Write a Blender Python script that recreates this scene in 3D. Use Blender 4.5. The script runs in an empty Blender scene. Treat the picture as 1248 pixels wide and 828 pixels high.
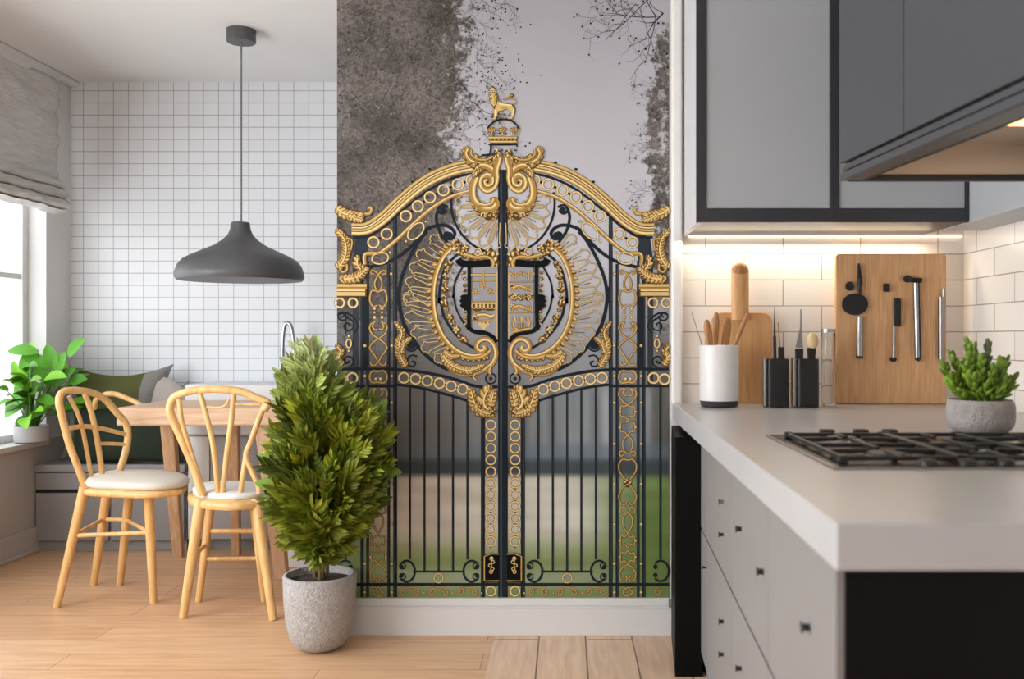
import bpy, math, random
from mathutils import Vector, Matrix, noise
random.seed(7)
F=1150.0; VX=690.0; VY=412.0; H=1.151
YM=3.655            # plane of the mural wall and the kitchen back wall
YB=5.45             # back wall of the dining room
XL=-2.86            # window wall
ZC=2.63             # ceiling
XR=1.54             # kitchen right wall
CT=0.90             # worktop height
def at(px,py,Y): return Vector(((px-VX)*Y/F, Y, H-(py-VY)*Y/F))
def onz(px,py,z):
    Y=(H-z)*F/(py-VY); return at(px,py,Y)
COL=bpy.context.scene.collection
def lin(c):
    r=[]
    for v in c[:3]:
        v=max(0,v)/255.0
        r.append(v/12.92 if v<=0.04045 else ((v+0.055)/1.055)**2.4)
    return tuple(r)+(1.0,)
# ------------------------------------------------------------ materials
def new_mat(name):
    m=bpy.data.materials.new(name); m.use_nodes=True
    nt=m.node_tree; b=nt.nodes['Principled BSDF']
    return m,nt,b
def mat(name,rgb,rough=0.6,metal=0.0,noise_amt=0.0,nscale=20,bump=0.0,bscale=60,emit=None,coat=0,trans=0,stretch=None,spec=0.5,ior=None):
    m,nt,b=new_mat(name)
    b.inputs['Base Color'].default_value=lin(rgb); b.inputs['Roughness'].default_value=rough
    b.inputs['Metallic'].default_value=metal; b.inputs['Specular IOR Level'].default_value=spec
    b.inputs['Coat Weight'].default_value=coat; b.inputs['Transmission Weight'].default_value=trans
    if ior: b.inputs['IOR'].default_value=ior
    L=nt.links
    tc=nt.nodes.new('ShaderNodeTexCoord'); mp=nt.nodes.new('ShaderNodeMapping'); L.new(tc.outputs['Object'],mp.inputs[0])
    if stretch: mp.inputs['Scale'].default_value=stretch
    n=nt.nodes.new('ShaderNodeTexNoise'); n.inputs['Scale'].default_value=nscale; n.inputs['Detail'].default_value=5
    L.new(mp.outputs[0],n.inputs['Vector'])
    r=nt.nodes.new('ShaderNodeMapRange'); r.inputs[1].default_value=.25; r.inputs[2].default_value=.75
    a=max(noise_amt,0.02)
    r.inputs[3].default_value=1-a; r.inputs[4].default_value=1+a
    L.new(n.outputs[0],r.inputs[0])
    h=nt.nodes.new('ShaderNodeMix'); h.data_type='RGBA'; h.blend_type='MULTIPLY'; h.inputs[0].default_value=1
    h.inputs[6].default_value=lin(rgb); L.new(r.outputs[0],h.inputs[7]); L.new(h.outputs[2],b.inputs['Base Color'])
    if bump>0:
        n2=nt.nodes.new('ShaderNodeTexNoise'); n2.inputs['Scale'].default_value=bscale; n2.inputs['Detail'].default_value=4
        L.new(mp.outputs[0],n2.inputs['Vector'])
        bp=nt.nodes.new('ShaderNodeBump'); bp.inputs['Strength'].default_value=bump; bp.inputs['Distance'].default_value=.01
        L.new(n2.outputs[0],bp.inputs['Height']); L.new(bp.outputs[0],b.inputs['Normal'])
    if emit:
        b.inputs['Emission Color'].default_value=lin(emit[0]); b.inputs['Emission Strength'].default_value=emit[1]
    return m
def vmat(name,rough=0.6,spec=0.4,subsurf=0,bump=0,bscale=60,gain=1.0):
    m,nt,b=new_mat(name); a=nt.nodes.new('ShaderNodeAttribute'); a.attribute_name='col'
    L=nt.links; nz=nt.nodes.new('ShaderNodeTexNoise'); nz.inputs['Scale'].default_value=bscale; nz.inputs['Detail'].default_value=4
    r=nt.nodes.new('ShaderNodeMapRange'); r.inputs[3].default_value=.94*gain; r.inputs[4].default_value=1.06*gain; L.new(nz.outputs[0],r.inputs[0])
    h=nt.nodes.new('ShaderNodeMix'); h.data_type='RGBA'; h.blend_type='MULTIPLY'; h.inputs[0].default_value=1
    L.new(a.outputs['Color'],h.inputs[6]); L.new(r.outputs[0],h.inputs[7]); L.new(h.outputs[2],b.inputs['Base Color'])
    b.inputs['Roughness'].default_value=rough; b.inputs['Specular IOR Level'].default_value=spec
    if bump:
        bp=nt.nodes.new('ShaderNodeBump'); bp.inputs['Strength'].default_value=bump; bp.inputs['Distance'].default_value=.01
        L.new(nz.outputs[0],bp.inputs['Height']); L.new(bp.outputs[0],b.inputs['Normal'])
    return m
def tile_mat(name,axis,bw,rh,c1,c2,mortar,msize,offset,rough=.3,origin=(0,0,0),bump=.3,tint=0.04):
    # axis: 'x' wall facing y (u=x), 'y' wall facing x (u=y)
    m,nt,b=new_mat(name); L=nt.links
    tc=nt.nodes.new('ShaderNodeTexCoord'); sp=nt.nodes.new('ShaderNodeSeparateXYZ'); cb=nt.nodes.new('ShaderNodeCombineXYZ')
    L.new(tc.outputs['Object'],sp.inputs[0]); L.new(sp.outputs[0 if axis=='x' else 1],cb.inputs[0]); L.new(sp.outputs[2],cb.inputs[1])
    mp=nt.nodes.new('ShaderNodeMapping'); mp.inputs['Location'].default_value=origin; L.new(cb.outputs[0],mp.inputs[0])
    br=nt.nodes.new('ShaderNodeTexBrick'); L.new(mp.outputs[0],br.inputs['Vector'])
    br.offset=offset; br.inputs['Scale'].default_value=1; br.inputs['Brick Width'].default_value=bw; br.inputs['Row Height'].default_value=rh
    br.inputs['Mortar Size'].default_value=msize; br.inputs['Mortar Smooth'].default_value=.3
    br.inputs['Color1'].default_value=lin(c1); br.inputs['Color2'].default_value=lin(c2); br.inputs['Mortar'].default_value=lin(mortar)
    n=nt.nodes.new('ShaderNodeTexNoise'); n.inputs['Scale'].default_value=3; L.new(tc.outputs['Object'],n.inputs['Vector'])
    r=nt.nodes.new('ShaderNodeMapRange'); r.inputs[3].default_value=1-tint; r.inputs[4].default_value=1+tint; L.new(n.outputs[0],r.inputs[0])
    h=nt.nodes.new('ShaderNodeMix'); h.data_type='RGBA'; h.blend_type='MULTIPLY'; h.inputs[0].default_value=1
    L.new(br.outputs[0],h.inputs[6]); L.new(r.outputs[0],h.inputs[7]); L.new(h.outputs[2],b.inputs['Base Color'])
    b.inputs['Roughness'].default_value=rough
    bp=nt.nodes.new('ShaderNodeBump'); bp.inputs['Strength'].default_value=bump; bp.inputs['Distance'].default_value=.002; bp.invert=True
    L.new(br.outputs['Fac'],bp.inputs['Height']); L.new(bp.outputs[0],b.inputs['Normal'])
    return m
def wood(name,c1,c2,axis=0,scale=6,rough=.45,stretch=12,bump=.05):
    m,nt,b=new_mat(name); L=nt.links
    tc=nt.nodes.new('ShaderNodeTexCoord'); mp=nt.nodes.new('ShaderNodeMapping')
    s=[stretch]*3; s[axis]=1.0; mp.inputs['Scale'].default_value=s
    L.new(tc.outputs['Object'],mp.inputs[0])
    n=nt.nodes.new('ShaderNodeTexNoise'); n.inputs['Scale'].default_value=scale; n.inputs['Detail'].default_value=6; n.inputs['Distortion'].default_value=.6
    L.new(mp.outputs[0],n.inputs['Vector'])
    cr=nt.nodes.new('ShaderNodeValToRGB'); cr.color_ramp.elements[0].position=.3; cr.color_ramp.elements[1].position=.72
    cr.color_ramp.elements[0].color=lin(c1); cr.color_ramp.elements[1].color=lin(c2)
    L.new(n.outputs[0],cr.inputs[0]); L.new(cr.outputs[0],b.inputs['Base Color']); b.inputs['Roughness'].default_value=rough
    bp=nt.nodes.new('ShaderNodeBump'); bp.inputs['Strength'].default_value=bump; bp.inputs['Distance'].default_value=.003
    L.new(n.outputs[0],bp.inputs['Height']); L.new(bp.outputs[0],b.inputs['Normal'])
    return m
def plank_mat(name,axis,bw,rh,c1,c2,seam,origin=(0,0,0),msize=.0015,rough=.35):
    # planks running along x (axis 0) or y (axis 1), with grain
    m,nt,b=new_mat(name); L=nt.links
    tc=nt.nodes.new('ShaderNodeTexCoord'); sp=nt.nodes.new('ShaderNodeSeparateXYZ'); cb=nt.nodes.new('ShaderNodeCombineXYZ')
    L.new(tc.outputs['Object'],sp.inputs[0]); L.new(sp.outputs[axis],cb.inputs[0]); L.new(sp.outputs[1-axis],cb.inputs[1])
    mp=nt.nodes.new('ShaderNodeMapping'); mp.inputs['Location'].default_value=origin; L.new(cb.outputs[0],mp.inputs[0])
    br=nt.nodes.new('ShaderNodeTexBrick'); L.new(mp.outputs[0],br.inputs['Vector']); br.offset=.37
    br.inputs['Scale'].default_value=1; br.inputs['Brick Width'].default_value=bw; br.inputs['Row Height'].default_value=rh
    br.inputs['Mortar Size'].default_value=msize; br.inputs['Color1'].default_value=lin(c1); br.inputs['Color2'].default_value=lin(c2); br.inputs['Mortar'].default_value=lin(seam)
    m2=nt.nodes.new('ShaderNodeMapping'); m2.inputs['Scale'].default_value=(1.2,14,1); L.new(cb.outputs[0],m2.inputs[0])
    n=nt.nodes.new('ShaderNodeTexNoise'); n.inputs['Scale'].default_value=2.6; n.inputs['Detail'].default_value=7; n.inputs['Distortion'].default_value=.8
    L.new(m2.outputs[0],n.inputs['Vector'])
    r=nt.nodes.new('ShaderNodeValToRGB'); r.color_ramp.elements[0].position=.33; r.color_ramp.elements[1].position=.66
    r.color_ramp.elements[0].color=(.82,.77,.72,1); r.color_ramp.elements[1].color=(1.0,1.0,1.0,1); L.new(n.outputs[0],r.inputs[0])
    h=nt.nodes.new('ShaderNodeMix'); h.data_type='RGBA'; h.blend_type='MULTIPLY'; h.inputs[0].default_value=1
    L.new(br.outputs[0],h.inputs[6]); L.new(r.outputs[0],h.inputs[7]); L.new(h.outputs[2],b.inputs['Base Color'])
    b.inputs['Roughness'].default_value=rough
    return m
M=dict(
 white=mat('white_paint',(222,221,220),.7,noise_amt=.02,nscale=3),
 ceiling=mat('ceiling_paint',(232,232,232),.85,noise_amt=.02,nscale=2),
 wall=mat('backlit_wall_tone',(184,178,173),.75,noise_amt=.03,nscale=3),  # lower window wall: backlit shade put into the base colour
 sillp=mat('sill_paint',(206,202,198),.5),
 framew=mat('window_frame_paint',(225,225,225),.4),
 tile=tile_mat('small_white_tile','x',.0868,.0703,(232,235,239),(228,231,236),(160,164,170),.0022,0,rough=.5,origin=(.011,.022,0)),
 subway=tile_mat('subway_tile','x',.30,.1005,(236,230,223),(229,222,215),(160,152,144),.0022,.5,rough=.3,origin=(.06,.032,0),bump=.5),
 subway_y=tile_mat('subway_tile_side','y',.30,.1005,(236,230,223),(229,222,215),(160,152,144),.0022,.5,rough=.3,origin=(.06,.032,0),bump=.5),
 floor_x=plank_mat('oak_planks_across',0,1.5,.16,(226,184,144),(214,170,130),(150,112,82),origin=(.3,.09,0)),
 floor_y=plank_mat('oak_planks_along',1,1.9,.178,(236,204,174),(228,194,164),(120,92,72),origin=(.2,.104,0),msize=.003),
 oak=wood('chair_oak',(214,164,98),(240,200,138),2,5,.4,7),
 table=wood('table_oak',(198,156,118),(226,190,154),0,5,.4,10),
 tableleg=wood('table_leg_oak',(188,146,108),(214,174,136),2,6,.45,10),
 board=wood('board_oak',(200,148,100),(226,178,130),2,7,.5,14),
 paddle=wood('paddle_wood',(190,138,88),(216,166,112),2,7,.5,10),
 spoon=wood('spoon_wood',(150,100,60),(190,138,88),2,12,.5,8),
 cushion=mat('seat_fabric',(214,206,194),.9,bump=.2,bscale=300),
 seatwhite=mat('seat_pale',(222,220,216),.8,bump=.1,bscale=300),
 lamp=mat('pendant_charcoal',(84,85,87),.45,spec=.5),
 lampin=mat('pendant_inside',(200,200,198),.6),
 dark=mat('dark_plastic',(44,45,48),.5),
 cable=mat('cable_grey',(120,121,124),.6),
 blind=mat('blind_linen',(212,209,205),.9,noise_amt=.12,nscale=9,bump=1.0,bscale=22,stretch=(1,1,7)),
 bench=mat('bench_grey',(142,139,138),.7,noise_amt=.03,nscale=4),
 benchd=mat('bench_gap',(25,25,27),.7),
 cab=mat('cabinet_warm_grey',(132,129,127),.5,noise_amt=.02,nscale=4),
 cabw=mat('cabinet_white',(226,225,223),.4),
 cabg=mat('cabinet_grey_panel',(165,162,160),.5,noise_amt=.03),
 chrome=mat('chrome',(178,180,184),.25,metal=1),
 steel=mat('brushed_steel',(150,152,155),.3,metal=1,noise_amt=.1,nscale=30),
 black=mat('matte_black',(18,18,20),.5),
 blackg=mat('satin_black_shade',(6,6,7),.5,spec=.15),  # near-black, paints the darkness of the recess and open front
 iron=mat('cast_iron',(26,25,26),.45,bump=.2,bscale=200),
 hobg=mat('hob_surface',(46,40,38),.22,spec=.6),
 hoblip=mat('hob_steel_edge',(150,146,142),.3,metal=.8),
 top=mat('worktop_stone',(182,181,182),.28,noise_amt=.03,nscale=6),
 pot=mat('concrete_pot',(176,171,168),.85,noise_amt=.14,nscale=55,bump=.9,bscale=130),
 pot2=mat('small_concrete_pot',(158,152,149),.8,noise_amt=.14,nscale=60,bump=.7,bscale=160),
 planter=mat('planter_grey',(178,178,180),.7),
 soil=mat('soil',(58,42,32),.95,noise_amt=.4,nscale=60,bump=.9,bscale=80),
 moss=mat('moss',(120,122,58),.95,noise_amt=.4,nscale=60,bump=.9,bscale=80),
 stem=mat('stem_brown',(116,92,58),.8,noise_amt=.2,nscale=30),
 stemg=mat('stem_green',(88,130,52),.6),
 leaf=vmat('leaf_green',.5,.4), suc=vmat('succulent_green',.45,.4),
 cush=vmat('cushion_fabric',.95,.1,bump=.3,bscale=250),
 ucab=mat('upper_door_grey',(172,175,179),.38,noise_amt=.02,nscale=3),
 uframe=mat('upper_frame_charcoal',(52,52,57),.4),
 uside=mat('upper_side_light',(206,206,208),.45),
 hood=mat('hood_graphite',(64,66,70),.4,noise_amt=.02),
 hoodseam=mat('hood_seam',(30,30,32),.6),
 hoodin=mat('hood_liner',(196,182,166),.5),
 ceram=mat('white_ceramic',(220,218,216),.35),
 ceramb=mat('ceramic_base_dark',(58,56,56),.5),
 bristle=mat('brush_bristle',(222,196,150),.9,bump=.4,bscale=300),
 led=mat('led_strip',(255,236,200),.5,emit=((255,232,200),1.5)),
 bulb=mat('hood_lamp',(255,220,170),.5,emit=((255,190,120),4)),
)
def glass_mat():
    m,nt,b=new_mat('clear_glass'); b.inputs['Base Color'].default_value=(.95,.96,.96,1); b.inputs['Transmission Weight'].default_value=1
    b.inputs['Roughness'].default_value=.03; b.inputs['IOR'].default_value=1.3
    n=nt.nodes.new('ShaderNodeTexNoise'); n.inputs['Scale'].default_value=30
    bp=nt.nodes.new('ShaderNodeBump'); bp.inputs['Strength'].default_value=.05; nt.links.new(n.outputs[0],bp.inputs['Height']); nt.links.new(bp.outputs[0],b.inputs['Normal'])
    return m
M['glass']=glass_mat()
def pane_mat():
    m,nt,b=new_mat('window_glass'); b.inputs['Base Color'].default_value=(1,1,1,1); b.inputs['Roughness'].default_value=.02
    t=nt.nodes.new('ShaderNodeBsdfTransparent'); mx=nt.nodes.new('ShaderNodeMixShader'); mx.inputs[0].default_value=.05
    g=nt.nodes.new('ShaderNodeBsdfGlossy'); g.inputs['Roughness'].default_value=.02; nt.nodes.remove(b)
    nt.links.new(t.outputs[0],mx.inputs[1]); nt.links.new(g.outputs[0],mx.inputs[2]); nt.links.new(mx.outputs[0],nt.nodes['Material Output'].inputs[0])
    return m
M['pane']=pane_mat()
# ------------------------------------------------------------ mesh builder
class MB:
    def __init__(s): s.v=[]; s.f=[]; s.c=[]; s.m=[]
    def add(s,vs,fs,c=None,mi=0):
        o=len(s.v); s.v+= [tuple(v) for v in vs]
        for f in fs: s.f.append(tuple(i+o for i in f)); s.c.append(c); s.m.append(mi)
        return s
    def box(s,x0,x1,y0,y1,z0,z1,c=None,mi=0):
        v=[(x,y,z) for z in (z0,z1) for y in (y0,y1) for x in (x0,x1)]
        return s.add(v,[(0,2,3,1),(4,5,7,6),(0,1,5,4),(2,6,7,3),(0,4,6,2),(1,3,7,5)],c,mi)
    def prism(s,pts,z0,z1,c=None,mi=0):
        n=len(pts); v=[(p[0],p[1],z0) for p in pts]+[(p[0],p[1],z1) for p in pts]
        f=[tuple(reversed(range(n))),tuple(range(n,2*n))]+[(i,(i+1)%n,n+(i+1)%n,n+i) for i in range(n)]
        return s.add(v,f,c,mi)
    def hexa(s,a,b,c=None,mi=0):  # a: 4 pts, b: 4 pts
        return s.add(list(a)+list(b),[(3,2,1,0),(4,5,6,7),(0,1,5,4),(1,2,6,5),(2,3,7,6),(3,0,4,7)],c,mi)
    def bar(s,p,q,w,h,c=None,w2=None,h2=None):  # rectangular bar between points
        p=Vector(p);q=Vector(q);d=(q-p).normalized(); w2=w2 or w; h2=h2 or h
        u=d.cross(Vector((0,1,0)))
        if u.length<.1: u=d.cross(Vector((1,0,0)))
        u.normalize(); v=d.cross(u)
        A=[p+u*a*w/2+v*b*h/2 for a,b in ((-1,-1),(1,-1),(1,1),(-1,1))]
        B=[q+u*a*w2/2+v*b*h2/2 for a,b in ((-1,-1),(1,-1),(1,1),(-1,1))]
        return s.hexa(A,B,c)
    def tube(s,path,r,n=10,c=None,cap=True,flat=1.0,flatdir=None,closed=False):
        P=[Vector(p) for p in path]; k=len(P); R=r if isinstance(r,(list,tuple)) else [r]*k
        vs=[];fs=[]; up=None
        for i in range(k):
            if closed: t=(P[(i+1)%k]-P[i-1]).normalized()
            else: t=(P[min(i+1,k-1)]-P[max(i-1,0)]).normalized()
            if up is None:
                up=Vector((0,0,1)) if abs(t.z)<.9 else Vector((0,1,0))
                if flatdir: up=Vector(flatdir)
            a=(up-t*up.dot(t)).normalized(); b=t.cross(a); up=a
            for j in range(n):
                th=2*math.pi*j/n
                vs.append(P[i]+a*math.cos(th)*R[i]*flat+b*math.sin(th)*R[i])
        m=k if closed else k-1
        for i in range(m):
            for j in range(n):
                a=i*n+j;b=i*n+(j+1)%n;c2=((i+1)%k)*n+(j+1)%n;d=((i+1)%k)*n+j
                fs.append((a,d,c2,b))
        if cap and not closed: fs.append(tuple(range(n))); fs.append(tuple(reversed(range((k-1)*n,k*n))))
        return s.add(vs,fs,c)
    def lathe(s,prof,cx,cy,cz=0,n=40,c=None,mi=0,sx=1,sy=1):
        vs=[];fs=[];k=len(prof)
        for r,z in prof:
            for j in range(n):
                th=2*math.pi*j/n; vs.append((cx+r*sx*math.cos(th),cy+r*sy*math.sin(th),cz+z))
        for i in range(k-1):
            for j in range(n):
                fs.append((i*n+j,i*n+(j+1)%n,(i+1)*n+(j+1)%n,(i+1)*n+j))
        if prof[0][0]>1e-6: fs.append(tuple(reversed(range(n))))
        if prof[-1][0]>1e-6: fs.append(tuple(range((k-1)*n,k*n)))
        return s.add(vs,fs,c,mi)
    def ell(s,cen,rad,c=None,n=10,k=6,rot=None):
        vs=[];fs=[];cen=Vector(cen)
        for i in range(k+1):
            ph=math.pi*i/k
            for j in range(n):
                th=2*math.pi*j/n
                v=Vector((rad[0]*math.sin(ph)*math.cos(th),rad[1]*math.sin(ph)*math.sin(th),rad[2]*math.cos(ph)))
                if rot is not None: v=rot@v
                vs.append(cen+v)
        for i in range(k):
            for j in range(n): fs.append((i*n+j,(i+1)*n+j,(i+1)*n+(j+1)%n,i*n+(j+1)%n))
        return s.add(vs,fs,c)
    def build(s,name,mats,parent=None,smooth=False,bevel=0,seg=2,angle=None,solid=0):
        me=bpy.data.meshes.new(name); me.from_pydata(s.v,[],s.f); 
        ms=mats if isinstance(mats,(list,tuple)) else [mats]
        for m_ in ms: me.materials.append(m_)
        if any(c is not None for c in s.c):
            ca=me.color_attributes.new('col','FLOAT_COLOR','CORNER'); i=0; buf=[]
            for f,c in zip(s.f,s.c):
                if c is not None and len(c)>4-1 and isinstance(c[0],(tuple,list)):
                    for q in range(len(f)): buf+=list(c[q])
                else:
                    cc=c or (1,1,1,1)
                    buf+=list(cc)*len(f)
            ca.data.foreach_set('color',buf)
        for p,mi in zip(me.polygons,s.m): p.material_index=mi
        if smooth:
            me.polygons.foreach_set('use_smooth',[True]*len(me.polygons))
        me.validate(); me.update()
        o=bpy.data.objects.new(name,me); COL.objects.link(o)
        if smooth: 
            try: me.set_sharp_from_angle(angle=math.radians(angle or 50))
            except Exception: pass
        if bevel>0:
            b=o.modifiers.new('bevel','BEVEL'); b.width=bevel; b.segments=seg; b.limit_method='ANGLE'; b.harden_normals=False
        if solid:
            b=o.modifiers.new('solid','SOLIDIFY'); b.thickness=solid; b.offset=0
        if parent is not None:
            o.parent=parent; o.matrix_parent_inverse=Matrix.Translation(-parent.location)
        return o
def smooth_path(pts,n=8,closed=False):
    P=[Vector(p) for p in pts]; k=len(P); out=[]
    rng=range(k) if closed else range(k-1)
    for i in rng:
        if closed: a,b,c,d=P[i-1],P[i],P[(i+1)%k],P[(i+2)%k]
        else: a=P[max(i-1,0)];b=P[i];c=P[i+1];d=P[min(i+2,k-1)]
        for j in range(n):
            t=j/n; out.append(.5*((2*b)+(c-a)*t+(2*a-5*b+4*c-d)*t*t+(3*b-a-3*c+d)*t*t*t))
    if not closed: out.append(P[-1])
    return out
def tag(o,label,cat,group=None,kind=None):
    o['label']=label; o['category']=cat
    if group: o['group']=group
    if kind: o['kind']=kind
    return o
def struct(o): o['kind']='structure'; return o
def empty(name,loc,label,cat,group=None):
    o=bpy.data.objects.new(name,None); COL.objects.link(o); o.location=loc; o.empty_display_size=.05
    return tag(o,label,cat,group)
# ============================================================ THE ROOM
XJ=-.275
b=MB().add([(XL-.3,-.6,0),(XJ,-.6,0),(XJ,YM,0),(XJ,YB+.1,0),(XL-.3,YB+.1,0)],[(0,1,2,3,4)],mi=0)
b.add([(XJ,-.6,0),(XR+.1,-.6,0),(XR+.1,YB+.1,0),(XJ,YB+.1,0)],[(0,1,2,3)],mi=1)
b.add([(XL-.3,-.6,-.05),(XR+.1,-.6,-.05),(XR+.1,YB+.1,-.05),(XL-.3,YB+.1,-.05)],[(3,2,1,0)])
struct(b.build('floor',[M['floor_x'],M['floor_y']]))
struct(MB().box(XL-.3,XR+.1,-.6,YB+.1,ZC,ZC+.08).build('ceiling',M['ceiling']))
struct(MB().box(XL-.05,XR+.1,YB,YB+.1,0,ZC).build('wall_back',M['tile']))
# window wall; opening lengthened out of view toward the camera to admit more light
WY0,WY1,WZ0,WZ1=-.2,5.19,.595,2.35
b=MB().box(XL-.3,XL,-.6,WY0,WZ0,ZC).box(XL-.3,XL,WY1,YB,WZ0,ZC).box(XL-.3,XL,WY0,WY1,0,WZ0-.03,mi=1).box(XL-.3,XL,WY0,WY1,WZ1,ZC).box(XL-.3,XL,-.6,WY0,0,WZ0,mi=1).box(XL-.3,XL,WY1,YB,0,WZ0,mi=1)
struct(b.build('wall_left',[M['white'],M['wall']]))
w=bpy.data.objects.new('window_1',None); COL.objects.link(w); w.location=(XL-.15,3.2,WZ0); struct(w)
xf=XL-.13
b=MB()
b.box(xf-.03,xf+.03,WY1-.05,WY1,WZ0,WZ1).box(xf-.03,xf+.03,WY0,WY0+.05,WZ0,WZ1).box(xf-.03,xf+.03,WY0,WY1,WZ1-.05,WZ1).box(xf-.03,xf+.03,WY0,WY1,WZ0,WZ0+.04)
for y in (1.15,2.5,3.85): b.box(xf-.03,xf+.03,y-.03,y+.03,WZ0,WZ1)
b.box(xf-.02,xf+.02,WY0,WY1,1.47,1.50)
b.build('window_frame',M['framew'],w,bevel=.004)
MB().box(xf-.004,xf+.004,WY0+.05,WY1-.05,WZ0+.04,WZ1-.05).build('window_pane',M['pane'],w)
MB().box(XL-.3,XL+.025,WY0-.05,WY1+.0,WZ0-.03,WZ0).build('window_sill',M['sillp'],w,bevel=.004)
struct(MB().box(XL-.3,XR+.1,-.7,-.6,0,ZC).build('added_fill_block_wall',M['white']))  # unseen wall added behind the camera to block sky fill
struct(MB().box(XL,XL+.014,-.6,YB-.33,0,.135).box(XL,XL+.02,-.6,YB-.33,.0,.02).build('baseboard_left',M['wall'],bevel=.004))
struct(MB().box(XL,XL+.05,-.6,YB,ZC-.035,ZC).build('trim_3',M['white'],bevel=.01))
# partition with the mural, kitchen tile wall, right wall
XE=(411-VX)*YM/F; XK=(816-VX)*YM/F; XK2=(831-VX)*YM/F
struct(MB().box(XE,XK+.03,YM,YM+.12,0,ZC).build('wall_middle',M['white']))
struct(MB().box(XK+.03,XR,YM,YM+.12,0,ZC).build('wall_kitchen',M['subway']))
struct(MB().box(XR,XR+.1,-.6,YB,0,ZC).build('wall_right',M['subway_y']))
zb=H-(740-VY)*YM/F
struct(MB().box(XE,XK+.018,YM-.014,YM,0,zb).build('baseboard_middle',M['white'],bevel=.003))
struct(MB().box(XE,XK-.002,YM-.02,YM,zb,zb+.006).box(XE,XK-.002,YM-.012,YM,zb+.006,zb+.034).build('trim_2',M['white'],bevel=.003))
struct(MB().box(XK+.004,XK2,YM-.035,YM,CT-.005,ZC).build('trim_1',M['cabw'],bevel=.012,seg=3))
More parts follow.
